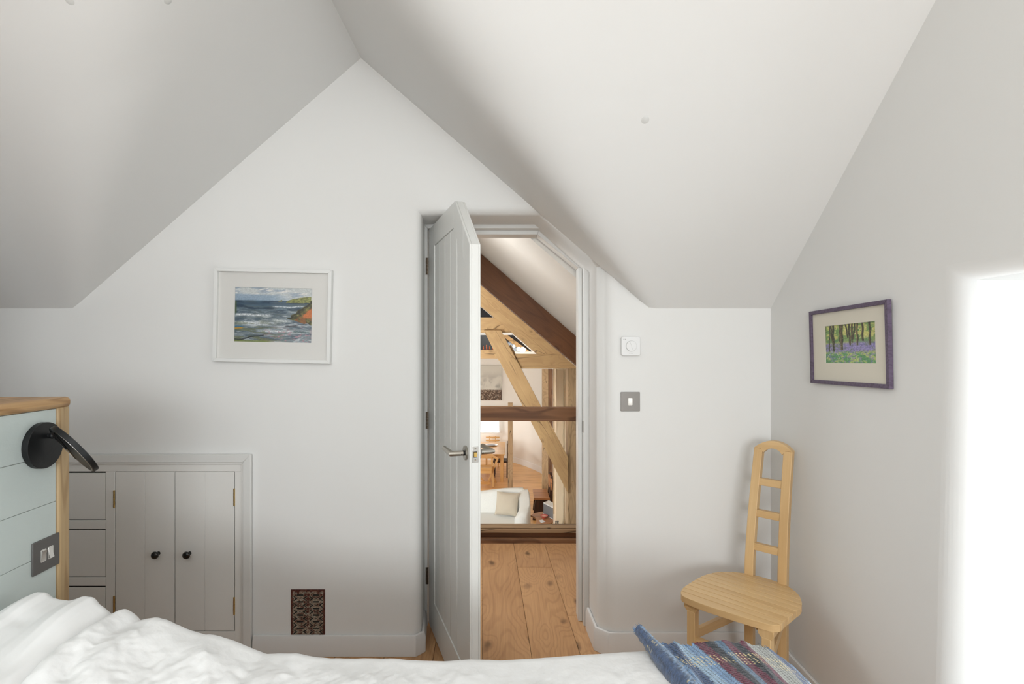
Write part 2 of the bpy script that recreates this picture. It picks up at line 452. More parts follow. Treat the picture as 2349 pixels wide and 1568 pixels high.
# back wall with the deep splayed door opening
def wall_back():
    FL, FT, FR = -0.396, 1.975, 0.402
    Bz = RZ - TG * (FR - RX); Ax = RX + (RZ - FT) / TG
    YK = 2.75
    x0, x1, zt = XL, XR + 0.5, 3.3
    bm = bmesh.new()
    def v(x, z, y=D): return bm.verts.new((x, y, z))
    F1 = v(FL, 0); F2 = v(FL, FT); F3 = v(Ax, FT); F4 = v(FR, Bz); F5 = v(FR, 0)
    a = v(x0, 0); b = v(x0, FT); c = v(x0, zt); d = v(x1, zt); e = v(x1, FT); f = v(x1, Bz); g = v(x1, 0)
    for q in ((a, F1, F2, b), (b, F2, F3, e, d, c), (F3, F4, f, e), (F5, g, f, F4)): bm.faces.new(q)
    BL, BT, BR = -0.432, 1.992, 0.388
    Bb = RZ - TG * (BR - RX) - 0.004; Ab = RX + (RZ - BT) / TG
    K1 = v(BL, 0, YK); K2 = v(BL, BT, YK); K3 = v(Ab, BT, YK); K4 = v(BR, Bb, YK); K5 = v(BR, 0, YK)
    for q in ((F1, K1, K2, F2), (F2, K2, K3, F3), (F3, K3, K4, F4), (F4, K4, K5, F5)): bm.faces.new(q)
    bm.edges.ensure_lookup_table()
    def E(p, q): return next(ed for ed in bm.edges if p in ed.verts and q in ed.verts)
    el = [E(F1, F2), E(F2, F3)]; er = [E(F4, F5)]
    bmesh.ops.bevel(bm, geom=er, offset=0.075, segments=8, profile=0.5, affect='EDGES', clamp_overlap=True)
    bmesh.ops.bevel(bm, geom=el, offset=0.05, segments=6, profile=0.5, affect='EDGES', clamp_overlap=True)
    # far face of the wall
    YK2 = 2.80
    vs = [bm.verts.new(p) for p in ((x0, YK2, 0), (BL, YK2, 0), (BL, YK2, BT), (x0, YK2, zt), (x1, YK2, zt), (Ab, YK2, BT), (BR, YK2, Bb), (BR, YK2, 0), (x1, YK2, 0))]
    bm.faces.new((vs[0], vs[1], vs[2], vs[3])); bm.faces.new((vs[3], vs[2], vs[5], vs[4])); bm.faces.new((vs[4], vs[5], vs[6], vs[7], vs[8]))
    bmesh.ops.recalc_face_normals(bm, faces=bm.faces)
    me = bpy.data.meshes.new('wall_back'); bm.to_mesh(me); bm.free()
    me.polygons.foreach_set('use_smooth', [True] * len(me.polygons)); me.set_sharp_from_angle(angle=R(50))
    me.materials.append(M['wall'])
    o = bpy.data.objects.new('wall_back', me); C.objects.link(o); return struct(o)
WB = wall_back()

# ceiling: cross gable meeting the main slope in soft valleys
def ceiling():
    xs = np.unique(np.concatenate([np.linspace(XL, RX, 70), np.linspace(RX, XR + 0.02, 60)]))
    ys = np.unique(np.concatenate([np.linspace(YB, 0.9, 30), np.linspace(0.9, D + 0.004, 60)]))
    XX, YY = np.meshgrid(xs, ys)
    zg = RZ - TG * np.abs(XX - RX)
    zm = np.minimum(ZE + TM * (D - YY), ZT)
    k = 0.012 + 0.30 * np.clip((D - YY) / 0.7, 0, 1)
    h = np.clip(k - np.abs(zg - zm), 0, None) / k
    z = np.maximum(zg, zm) + h * h * h * k / 6.0
    z = np.minimum(z, ZT + 0.02)
    # a hand-plastered unevenness
    z = z + 0.006 * (fbm(XX * 1.7 + 9, YY * 1.7 + 5, 3, 2) - 0.5) * np.clip((D - YY) / 0.3, 0, 1)
    V = np.stack([XX, YY, z], -1)
    o = gridmesh('ceiling', V, 'ceil', flip=True)
    me = o.data
    sharp = [False] * len(me.edges)
    for e in me.edges:
        a, b = (me.vertices[i].co for i in e.vertices)
        if abs(a.x - RX) < 1e-4 and abs(b.x - RX) < 1e-4: sharp[e.index] = True
    at = me.attributes.get('sharp_edge') or me.attributes.new('sharp_edge', 'BOOLEAN', 'EDGE')
    at.data.foreach_set('value', sharp)
    return struct(o)
ceiling()
struct(MB().box(XL - .1, XR + .6, YB - .1, D, 3.1, 3.3).build('ceiling_top', 'ceil'))
CO = bpy.data.objects['ceiling']
def ray_hit(px, py):
    d = Vector(((px - CX) / F, 1, -(py - CY) / F)).normalized()
    ok, loc, nrm, i = CO.ray_cast(Vector((0, 0, H)), d)
    return (loc, nrm) if ok else (None, None)
M['filler'] = plain('filler_patch', (0.70, 0.70, 0.68, 1), 0.9)
for px_, py_, r_ in ((1480, 275, .013), (160, 0, .011), (385, 1, .011)):
    l_, n_ = ray_hit(px_, max(py_, 2))
    if l_ is not None:
        if n_.z > 0: n_ = -n_
        MB().lathe([(r_, 0), (r_ * .9, .0006), (.001, .0008)], l_, n_, 20).build('filler_patch', 'filler', CO, smooth=True)

def wall_hole(name, plane, at, a0, a1, z0, z1, ha0, ha1, hz0, hz1, depth, mat='wall', bev=0.06):
    """wall in plane x=at or y=at, hole with reveal going 'depth' outward"""
    bm = bmesh.new()
    bw = bm.edges.layers.float.new('bevel_weight_edge')
    def v(a, z, d=0): return bm.verts.new((at + d, a, z) if plane == 'x' else (a, at + d, z))
    o = [v(a0, z0), v(a1, z0), v(a1, z1), v(a0, z1)]
    i = [v(ha0, hz0), v(ha1, hz0), v(ha1, hz1), v(ha0, hz1)]
    k = [v(ha0, hz0, depth), v(ha1, hz0, depth), v(ha1, hz1, depth), v(ha0, hz1, depth)]
    ed = []
    for n in range(4):
        m = (n + 1) % 4
        bm.faces.new((o[n], o[m], i[m], i[n])); bm.faces.new((i[n], i[m], k[m], k[n]))
        ed.append(next(e for e in bm.edges if i[n] in e.verts and i[m] in e.verts))
    for n, e in enumerate(ed): e[bw] = 1.0 if n in (1, 3) else 0.35
    bmesh.ops.recalc_face_normals(bm, faces=bm.faces)
    me = bpy.data.meshes.new(name); bm.to_mesh(me); bm.free()
    me.polygons.foreach_set('use_smooth', [True] * len(me.polygons)); me.set_sharp_from_angle(angle=R(50))
    me.materials.append(M[mat]); ob = bpy.data.objects.new(name, me); C.objects.link(ob)
    b = ob.modifiers.new('bevel', 'BEVEL'); b.width = bev; b.segments = 8; b.limit_method = 'WEIGHT'
    return struct(ob)

WY0, WY1, WZ0, WZ1 = 0.32, 1.40, 0.30, 1.548
wall_hole('wall_right', 'x', XR, YB, D, 0, 3.1, WY0, WY1, WZ0, WZ1, 0.55, bev=0.09)
wall_hole('wall_front', 'y', YB, XL, XR, 0, 3.1, -0.75, 1.13, 1.0, 2.2, -0.4)
struct(MB().box(XL - .1, XL, YB, D, 0, 3.1).build('wall_left', 'wall'))
# unseen wall block, added to keep rear window light off the left corner
struct(MB().box(XL, -1.72, YB, 0.90, 0, 3.1).build('light_block_left', 'wall', None, .03, seg=4))
def window(name, axis, at, a0, a1, z0, z1, nb, nz):
    o = srt(name, (at, a0, z0) if axis == 'x' else (a0, at, z0))
    def bx(p, q, r, s_, t=0.03):
        if axis == 'x': return MB().box(at - t, at + t, p, q, r, s_)
        return MB().box(p, q, at - t, at + t, r, s_)
    t = 0.05
    bx(a0, a1, z0, z0 + t).build('frame_rail', 'paint', o, 0.004); bx(a0, a1, z1 - t, z1).build('frame_rail', 'paint', o, 0.004)
    bx(a0, a0 + t, z0 + t, z1 - t).build('frame_stile', 'paint', o, 0.004); bx(a1 - t, a1, z0 + t, z1 - t).build('frame_stile', 'paint', o, 0.004)
    for i in range(1, nb):
        c = a0 + (a1 - a0) * i / nb; bx(c - .015, c + .015, z0 + t, z1 - t, .02).build('glazing_bar', 'paint', o, 0.003)
    for i in range(nb):
        p = a0 + t + (a1 - a0 - 2 * t) * i / nb; q = a0 + t + (a1 - a0 - 2 * t) * (i + 1) / nb
        bx(p, q, z0 + t, z1 - t, .003).build('pane', 'glass', o)
    return o
window('window_1', 'x', XR + 0.53, WY0 + .002, WY1 - .002, WZ0 + .002, WZ1 - .002, 2, 2)
window('window_2', 'y', YB - 0.36, -.748, 1.128, 1.002, 2.198, 3, 2)

# floor: wide oak planks (each a plank), running slightly askew through the doorway
fl = srt('floor')
M['gap_brown'] = plain('brown_gap', srgb(84, 54, 32), 0.9)
MB().box(XL, XR + .5, YB, 3.80, -0.30, -0.012).build('subfloor', 'gap_brown', fl)
PW = 0.219; ANG = math.atan(0.0503)
def plank(i, y0, y1):
    xa = 0.0955 + i * PW
    c = [xa - 0.0503 * (y - 2.427) for y in (y0, y1)]
    g = 0.0007
    pts = [(c[0] + g, y0 + g, -.02), (c[0] + PW - g, y0 + g, -.02), (c[1] + PW - g, y1 - g, -.02), (c[1] + g, y1 - g, -.02)]
    MB().prism(pts, (0, 0, .02), g=1).build('plank', 'floor', fl, 0.0012)
joints = {0: [3.35], -1: [1.1], 1: [2.735], -2: [2.9], -3: [1.9], -4: [2.2]}
for i in range(-15, 5):
    js = joints.get(i, [random.uniform(-.8, 2.2)])
    ye = 3.775 if -6 <= i <= 4 else D - .02
    ys = [YB + 0.01] + [j for j in js if j < ye] + [ye]
    for a, b in zip(ys[:-1], ys[1:]): plank(i, a, b)

# skirting boards
def skirt(name, path, h, t=0.018):
    """path: plan points, board stands on the left of travel (into the room)"""
    o = srt(name)
    bm = MB()
    n = len(path); P2 = [Vector(p) for p in path]
    off = []
    for i in range(n):
        d0 = (P2[i] - P2[i - 1]).normalized() if i else (P2[1] - P2[0]).normalized()
        d1 = (P2[i + 1] - P2[i]).normalized() if i < n - 1 else d0
        n0 = Vector((-d0.y, d0.x)); n1 = Vector((-d1.y, d1.x)); m = (n0 + n1).normalized()
        off.append(m / max(0.3, m.dot(n0)))
    prof = [(0, 0), (t, 0), (t, h - .022), (t - .007, h), (0, h)]
    vs = []; fs = []
    for i in range(n):
        for a, z in prof: vs.append((P2[i].x + off[i].x * a, P2[i].y + off[i].y * a, z))
    k = len(prof)
    for i in range(n - 1):
        for j in range(k): fs.append((i * k + j, i * k + (j + 1) % k, (i + 1) * k + (j + 1) % k, (i + 1) * k + j))
    fs += [list(range(k)), [(n - 1) * k + j for j in range(k)]]
    bm.add(vs, fs).build('board', 'skirt', o, 0.0025)
    return o
SK = 0.098
skirt('baseboard_back', [(-0.424, 2.61), (-0.3985, D + .030), (-0.425, D), (-1.146, D)], SK - .006)
skirt('baseboard_right', [(XR, 0.2), (XR, D), (0.446, D), (0.4005, D + .044), (0.390, 2.61)], SK + .007)
skirt('baseboard_left', [(-2.95, D), (XL, D), (XL, YB)], SK)

# ------------------------------------------------------------------ door frame and door
YF = 2.632
def frame_path(off):
    """lining inner outline offset outward by off"""
    L_, T_, R_ = -0.4065 - off, 1.968 + off, 0.366 + off
    A = (0.147 + off * .36, T_); B = (R_, 1.787 + off * .36)
    return [(L_, 0.0), (L_, T_), A, B, (R_, 0.0)]
def ring(bm, pa, pb, ya, yb):
    """prisms between two outlines"""
    for i in range(4):
        bm.prism([(pa[i][0], ya, pa[i][1]), (pa[i + 1][0], ya, pa[i + 1][1]), (pb[i + 1][0], ya, pb[i + 1][1]), (pb[i][0], ya, pb[i][1])], (0, yb - ya, 0), g=2 if i in (0, 3) else 0)
fr = srt('trim_1')
for i, nm in enumerate(('jamb', 'head', 'angled_head', 'jamb')):
    pa = frame_path(0); pb = frame_path(0.030); ps = frame_path(-0.021)
    b = MB()
    b.prism([(p[0], YF, p[1]) for p in (pa[i], pa[i + 1], pb[i + 1], pb[i])], (0, 0.13, 0), g=2)
    b.build(nm, 'paint', fr, 0.0025)
    b = MB()
    b.prism([(p[0], YF + .046, p[1]) for p in (ps[i], ps[i + 1], pa[i + 1], pa[i])], (0, 0.084, 0), g=2)
    b.build('door_stop', 'paint', fr, 0.0025)
# strike plate on the right jamb
MB().box(0.3645, 0.3662, YF + .006, YF + .034, 0.955, 1.012).build('strike_plate', 'bronze', fr, 0.001)

th = math.atan2(-0.9416, 0.3366)
hx, hy = (983.5 - CX) * 2.641 / F, 2.641
door = srt('door_1', (hx, hy, 0), th)
X = ROOTM['door_1']
LW, LH, LC, LL, TH = 0.762, 1.962, 0.540, 1.748, 0.042
def U(px):   # leaf distance from hinge seen at pixel column
    s = (px - CX) / F
    return (s * hy - hx) / (0.3366 + 0.9416 * s)
def xz(b, pts, y0, y1, g=2): b.prism([(x, y0, z) for x, z in pts], (0, y1 - y0, 0), g)
core = MB(X); xz(core, [(0.004, .012), (LW - .004, .012), (LW - .004, LL), (LC, LH - .004), (0.004, LH - .004)], .009, TH - .009); core.build('door_core', 'doorpaint', door)
uL, uR = U(996), U(1062)
zT = H - (568.6 - CY) * (hy - .9416 * uL) / F
zT = 1.86
zB = 0.165
k_ = (LH - LL) / (LW - LC)
zRc = LL + k_ * (LW - uR) - 0.128      # height of cut line at right stile inner edge
uc = uR - (zT - zRc) / k_
for y0, y1 in ((0, .009), (TH - .009, TH)):
    b = MB(X); xz(b, [(0, .012), (uL, .012), (uL, LH), (0, LH)], y0, y1); b.build('stile', 'doorpaint', door, 0.002)
    b = MB(X); xz(b, [(uR, .012), (LW, .012), (LW, LL), (uR, LL + k_ * (LW - uR))], y0, y1); b.build('stile', 'doorpaint', door, 0.002)
    b = MB(X); xz(b, [(uL, .012), (uR, .012), (uR, zB), (uL, zB)], y0, y1, 0); b.build('bottom_rail', 'doorpaint', door, 0.002)
    b = MB(X); xz(b, [(uL, LH), (uL, zT), (uc, zT), (LC, LH)], y0, y1, 0); b.build('top_rail', 'doorpaint', door, 0.0015)
    b = MB(X); xz(b, [(LC, LH), (uc, zT), (uR, zRc), (uR, LL + k_ * (LW - uR))], y0, y1, 0); b.build('angled_rail', 'doorpaint', door, 0.0015)
nb = 5
edges = [uL] + [U(p) for p in (1007.2, 1018.6, 1031.2, 1044.8)] + [uR]
edges = [uL + (uR - uL) * i / nb for i in range(nb + 1)]
for i in range(nb):
    a, b_ = edges[i] + .0026, edges[i + 1] - .0026
    def zt(u): return zT if u <= uc else zT - k_ * (u - uc)
    pts = [(a, zB), (b_, zB), (b_, zt(b_))]
    if a < uc < b_: pts.append((uc, zT))
    pts.append((a, zt(a)))
    for y0, y1 in ((.0035, .0092), (TH - .0092, TH - .0035)):
        b = MB(X); xz(b, pts, y0, y1); b.build('board', 'doorpaint', door, 0.0036, seg=1)
# free-edge strip
b = MB(X); b.box(LW - .004, LW, .009, TH - .009, .012, LL, 2); b.build('lipping', 'doorpaint', door)
b = MB(X); xz(b, [(LW, LL), (LC, LH), (LC - .004, LH - .006), (LW - .004, LL - .006)], .009, TH - .009); b.build('lipping', 'doorpaint', door)
b = MB(X); b.box(0, LC, .009, TH - .009, LH - .004, LH); b.build('lipping', 'doorpaint', door)
# lever handles
UH, ZH = U(1070), 0.985
for side, y0 in ((-1, 0), (1, TH)):
    s = side
    r = MB(X).lathe([(0.0, 0), (.0255, 0), (.0265, .002), (.0265, .007), (.025, .0085), (.009, .0085)], (UH, y0, ZH), (0, s, 0), 40).build('rose', 'nickel', door, smooth=True)
    MB(X).lathe([(.0098, .008), (.0098, .014), (.0095, .014)], (UH, y0, ZH), (0, s, 0), 24).build('spindle_collar', 'black', door, smooth=True)
    st = MB(X).tube([(UH, y0 + s * .013, ZH), (UH, y0 + s * .056, ZH), (UH - .118, y0 + s * .056, ZH)], .0098, 24)
    st.lathe([(.0098, 0), (.0085, .002), (.006, .003)], (UH - .118, y0 + s * .056, ZH), (-1, 0, 0), 22)
    lv = st.build('lever', 'nickel', door, smooth=True)
    MB(X).lathe([(.002, 0), (.002, .0102), (.001, .0104)], (UH, y0 + s * .02, ZH), (.9, 0, -.3), 10).build('grub_screw', 'black', lv)
lp = MB(X).box(LW, LW + .0016, .009, .009 + .0245, ZH - .029, ZH + .029).build('latch_plate', 'steel', door, 0.0008)
for dz in (-.021, .021):
    MB(X).lathe([(.0045, 0), (.0042, .0008), (.001, .0004)], (LW + .0014, .0215, ZH + dz), (1, 0, 0), 14).build('screw', 'nickel', lp)
MB(X).box(LW + .0012, LW + .0020, .0145, .0285, ZH - .0105, ZH + .0105).build('latch_recess', 'dark_gap', lp)
MB(X).prism([(LW, .0155, ZH - .0085), (LW, .0275, ZH - .0085), (LW + .009, .0265, ZH - .0085), (LW + .004, .0155, ZH - .0085)], (0, 0, .017)).build('latch_bolt', 'brass', lp, 0.001)
for zc in (1.775, 0.96, 0.30):
    zc = {1.775: H + (805 - 611) * hy / F, .96: H - (963 - 805) * hy / F, .30: H - (1318 - 805) * hy / F}[zc]
    hg = MB()
    for q in range(5):
        z0 = zc - .042 + q * .0168
        hg.tube([(hx - .0045, hy - .008, z0 + .0006), (hx - .0045, hy - .008, z0 + .0162)], .0042, 12)
    h_ = hg.build('hinge', 'bronze', door, smooth=True)
    MB().box(hx - .0135, hx - .0085, hy - .0105, hy - .0085, zc - .042, zc + .042).build('hinge_leaf', 'bronze', h_)

# ------------------------------------------------------------------ built-in cupboard in the back wall
k = 1 / 512.0
def wx(px): return (px - CX) * k
def wz(py): return H - (py - CY) * k
cup = thing('built_in_cupboard', 'low off-white built-in cupboard with two boarded doors and drawers, behind the headboard', 'cupboard', (wx(400), D, 0))
yf = D - 0.006
def bx(name, px0, px1, py0, py1, y0, y1, mat='cupboard', parent=cup, bev=.0015, g=2):
    return MB().box(wx(px0), wx(px1), y0, y1, wz(py1), wz(py0), g).build(name, mat, parent, bev)
LX = 40
# architrave
ar = MB(); 
ar.prism([(wx(LX), yf, wz(1041)), (wx(580), yf, wz(1040)), (wx(562), yf, wz(1058)), (wx(LX), yf, wz(1059))], (0, -.016, 0)); ar.build('architrave', 'paint', cup, .002)
ar = MB(); ar.prism([(wx(580), yf, wz(1040)), (wx(580), yf, wz(1500)), (wx(562), yf, wz(1500)), (wx(562), yf, wz(1058))], (0, -.016, 0), 2); ar.build('architrave', 'paint', cup, .002)
ar = MB(); ar.prism([(wx(LX), yf, wz(1059)), (wx(562), yf, wz(1058)), (wx(556), yf, wz(1064)), (wx(LX), yf, wz(1065))], (0, -.008, 0)); ar.build('moulding', 'cupboard', cup, .002)
ar = MB(); ar.prism([(wx(562), yf, wz(1058)), (wx(562), yf, wz(1500)), (wx(556), yf, wz(1500)), (wx(556), yf, wz(1064))], (0, -.008, 0), 2); ar.build('moulding', 'cupboard', cup, .002)
bx('carcass', LX, 556, 1064, 1500, yf + .001, yf + .004, 'dark_gap')
FY0, FY1 = yf - .004, yf + .003
bx('face_frame', LX, 556, 1064, 1080, FY0, FY1, g=0)
bx('face_frame', 541, 556, 1080, 1500, FY0, FY1)
bx('face_frame', 246, 267.5, 1080, 1500, FY0, FY1)
bx('face_frame', 267.5, 541, 1444.5, 1500, FY0, FY1, g=0)
bx('face_frame', 90.2, 246, 1191, 1211, FY0, FY1, g=0)
bx('face_frame', 90.2, 246, 1321, 1341, FY0, FY1, g=0)
bx('face_frame', LX, 90, 1080, 1500, FY0, FY1)
for a, b in ((1083.5, 1189.8), (1213.5, 1319.8), (1344.5, 1450)):
    bx('drawer', 91, 244.8, a, b, FY0 + .001, FY1, bev=.001)
for (a, m_, b, kx) in ((269, 335.5, 403.4, 363), (405.2, 472.5, 539.6, 434)):
    dr = bx('door', a, b, 1080.8, 1443, FY0 + .0012, FY1)
    bx('board', a, m_ - .45, 1080.8, 1443, FY0 - .001, FY0 + .0012, parent=dr, bev=.0018)
    bx('board', m_ + .45, b, 1080.8, 1443, FY0 - .001, FY0 + .0012, parent=dr, bev=.0018)
    kz = wz(1266); kxx = wx(kx + 4.5)
    MB().lathe([(.0085, 0), (.0082, .003), (.006, .008), (.0065, .014), (.013, .020), (.0165, .026), (.0165, .029), (.013, .034), (.006, .037), (.001, .0375)], (kxx, FY0, kz), (0, -1, 0), 28).build('knob', 'blackgloss', dr, smooth=True)
for hx_, hys in ((266.5, (1142, 1383)), (540.5, (1138, 1386))):
    for yc in hys:
        h1 = MB()
        for q in range(5):
            z0 = wz(yc + 20) + q * .0156
            h1.tube([(wx(hx_), FY0 - .003, z0 + .0005), (wx(hx_), FY0 - .003, z0 + .0150)], .0036, 12)
        h1.build('hinge', 'brass', cup, smooth=True)

# ------------------------------------------------------------------ vent grille
def vent():
    W_, H_ = 78 * k, 112 * k
    nx, ny = 132, 190
    gx = (np.arange(nx) + .5) / nx; gy = (np.arange(ny) + .5) / ny
    XX, YY = np.meshgrid(gx, gy)          # y down
    hole = np.zeros((ny, nx), bool); rim = np.zeros((ny, nx), bool)
    def stad(cx, cy, hw, r, rr):
        dx = np.maximum(np.abs(XX - cx) * W_ - hw, 0); dy = np.abs(YY - cy) * H_
        d = np.sqrt(dx ** 2 + dy ** 2); return d < r, (d >= r) & (d < rr)
    def seg(x0, y0, x1, y1, r, rr):
        ax, ay, bx_, by = x0 * W_, y0 * H_, x1 * W_, y1 * H_
        px, py = XX * W_, YY * H_
        t = np.clip(((px - ax) * (bx_ - ax) + (py - ay) * (by - ay)) / ((bx_ - ax) ** 2 + (by - ay) ** 2), 0, 1)
        d = np.hypot(px - ax - t * (bx_ - ax), py - ay - t * (by - ay)); return d < r, (d >= r) & (d < rr)
    per = 0.1355
    for cx in (.27, .74):
        for j in range(7):
            cy = .115 + per * j
            for a, b in (stad(cx, cy, .0122, .0042, .0064),):
                hole |= a; rim |= b
            if j < 6:
                m = cy + per / 2
                a, b = stad(cx, m, 0, .0035, .0056); hole |= a; rim |= b
                for sx in (-1, 1):
                    x1 = cx + sx * .105; x2 = cx + sx * .185
                    for q in ((x1 - sx * .015, m, x1, m), (x1, m, x2, m - .040), (x1, m, x2, m + .040)):
                        a, b = seg(*q, .0031, .0049); hole |= a; rim |= b
        for sx in (-1, 1):
            for cy in (.065, .965):
                a, b = seg(cx + sx * .11, cy, cx + sx * .19, cy, .0022, .0038); hole |= a; rim |= b
    rim &= ~hole
    x0, z1, y = wx(668), wz(1351), D
    n1 = fbm(XX * 14, YY * 20, 5, 4); n2 = fbm(XX * 45, YY * 66, 8, 2)
    rust = mixc(col(98, 44, 28), col(58, 26, 20), n2 * 1.6 - .3)
    paint = mixc(col(206, 198, 182), col(150, 130, 108), n2 * 1.4 - .2)
    edge = np.minimum(np.minimum(XX, 1 - XX) * W_, np.minimum(YY, 1 - YY) * H_)
    t = sm(n1, .44, .56) * 0.75 + rim * 0.7 - (edge < .008) * .55 - .05
    cc = tolin(mixc(rust, paint, t))
    vs = []; fs = []; cs = []
    dx, dz = W_ / nx, H_ / ny
    hh = np.where(rim, .0050, .0032)
    for j in range(ny):
        for i in range(nx):
            if hole[j, i]: continue
            xa, xb = x0 + i * dx, x0 + (i + 1) * dx; za, zb = z1 - (j + 1) * dz, z1 - j * dz
            yy = y - hh[j, i]; n = len(vs)
            vs += [(xa, yy, za), (xb, yy, za), (xb, yy, zb), (xa, yy, zb)]; fs.append((n, n + 1, n + 2, n + 3)); cs += [cc[j, i]] * 4
            for (dj, di, p, q) in ((0, -1, (xa, za), (xa, zb)), (0, 1, (xb, zb), (xb, za)), (1, 0, (xb, za), (xa, za)), (-1, 0, (xa, zb), (xb, zb))):
                jj, ii = j + dj, i + di
                out = not (0 <= jj < ny and 0 <= ii < nx)
                hb = 0 if out or hole[jj, ii] else hh[jj, ii]
                if hb < hh[j, i] - 1e-5:
                    n = len(vs); y2 = y - hb
                    vs += [(p[0], yy, p[1]), (q[0], yy, q[1]), (q[0], y2, q[1]), (p[0], y2, p[1])]; fs.append((n, n + 1, n + 2, n + 3)); cs += [cc[j, i] * .7] * 4
    t_ = thing('vent_grille', 'rusty ornate cast-iron vent grille low on the white wall above the skirting', 'vent', (wx(707), D, wz(1407)))
    mi = rootmat(t_).inverted()
    me = bpy.data.meshes.new('grille'); me.from_pydata([mi @ Vector(p) for p in vs], [], fs)
    at = me.color_attributes.new('paint', 'FLOAT_COLOR', 'POINT'); c = np.ones((len(vs), 4), np.float32); c[:, :3] = np.array(cs); at.data.foreach_set('color', c.ravel())
    me.materials.append(M['grille']); o = bpy.data.objects.new('grille', me); C.objects.link(o); o.parent = t_
    MB().box(x0 + .001, x0 + W_ - .001, y - .0006, y - .0001, z1 - H_ + .001, z1 - .001).build('dark_duct', 'dark_gap', t_)
vent()

# ------------------------------------------------------------------ wall controls
tst = thing('thermostat', 'square white wall thermostat with a round dial, above the light switch', 'thermostat', (wx(1445.5), D, wz(793.5)))
def rounded(cx, cz, w_, h_, r, n=6):
    p = []
    for sx, sz, a0 in ((1, 1, 0), (-1, 1, 90), (-1, -1, 180), (1, -1, 270)):
        for i in range(n + 1):
            a = R(a0 + 90 * i / n); p.append((cx + sx * (w_ / 2 - r) + r * math.cos(a), cz + sz * (h_ / 2 - r) + r * math.sin(a)))
    return p
tc_ = (wx(1445.5), wz(793.5))
MB().prism([(x, D, z) for x, z in rounded(*tc_, .086, .086, .010)], (0, -.016, 0)).build('housing', 'plastic', tst, .0025)
MB().lathe([(.0242, 0), (.0242, .0175)], (tc_[0] + .0015, D, tc_[1]), (0, -1, 0), 48).build('dial_gap', 'print', tst, smooth=True)
dl = MB().lathe([(.0230, .001), (.0230, .0205), (.0222, .0213), (.001, .0213)], (tc_[0] + .0015, D, tc_[1]), (0, -1, 0), 48).build('dial', 'plastic', tst, smooth=True)
MB().beam((tc_[0] + .0015 - .006, D - .0214, tc_[1] + .017), (tc_[0] + .0015 + .006, D - .0214, tc_[1] - .017), .0009, .0008, (0, 1, 0)).build('pointer_line', 'print', dl)
for dx in (-.0318, -.0255):
    MB().lathe([(.0014, .0155), (.0014, .0166)], (tc_[0] + dx, D, tc_[1] + .0305), (0, -1, 0), 12).build('indicator', 'dot', tst)
for i in range(9):
    a = R(-30 + i * 30)
    cx_, cz_ = tc_[0] + .0015 + .029 * math.cos(a), tc_[1] + .029 * math.sin(a)
    MB().box(cx_ - .0009, cx_ + .0009, D - .0162, D - .0155, cz_ - .0006, cz_ + .0006).build('scale_mark', 'mount', tst)
for i, dx in enumerate((-.008, -.0055, -.003, .0005, .003, .0055, .008)):
    MB().box(tc_[0] + dx - .0008, tc_[0] + dx + .0008, D - .0162, D - .0155, tc_[1] - .0335, tc_[1] - .0317).build('scale_mark', 'print', tst)

def switch_plate(name, label, o, ux, nrm, w_, rockers, mat, tilt=(1,)):
    """plate centred at o, ux = across direction, nrm = outward"""
    ux = Vector(ux).normalized(); nrm = Vector(nrm).normalized(); uz = Vector((0, 0, 1)); o = Vector(o)
    t_ = thing(name, label, 'switch', tuple(o))
    def pt(a, d, z): return o + ux * a + nrm * d + uz * z
    MB().prism([pt(a, 0, z) for a, z in rounded(0, 0, w_, .086, .003, 3)], nrm * .0045).build('plate', mat, t_, .001)
    for i, (ac, sg) in enumerate(rockers):
        MB().prism([pt(ac + a, .0040, z) for a, z in rounded(0, 0, .0190, .0330, .0025, 3)], nrm * .0010).build('bezel', 'steel', t_)
        pr = [pt(ac - .0072, .0046, -.0138), pt(ac - .0072, .0095 if sg > 0 else .0052, -.0138), pt(ac - .0072, .0062, 0), pt(ac - .0072, .0052 if sg > 0 else .0095, .0138), pt(ac - .0072, .0046, .0138)]
        MB().prism(pr, ux * .0144).build('rocker', 'steel', t_, .0006)
    return t_
switch_plate('light_switch', 'square pewter single rocker light switch on the wall right of the door', (wx(1445.5), D, wz(920.5)), (1, 0, 0), (0, -1, 0), .086, [(0, 1)], 'plate')

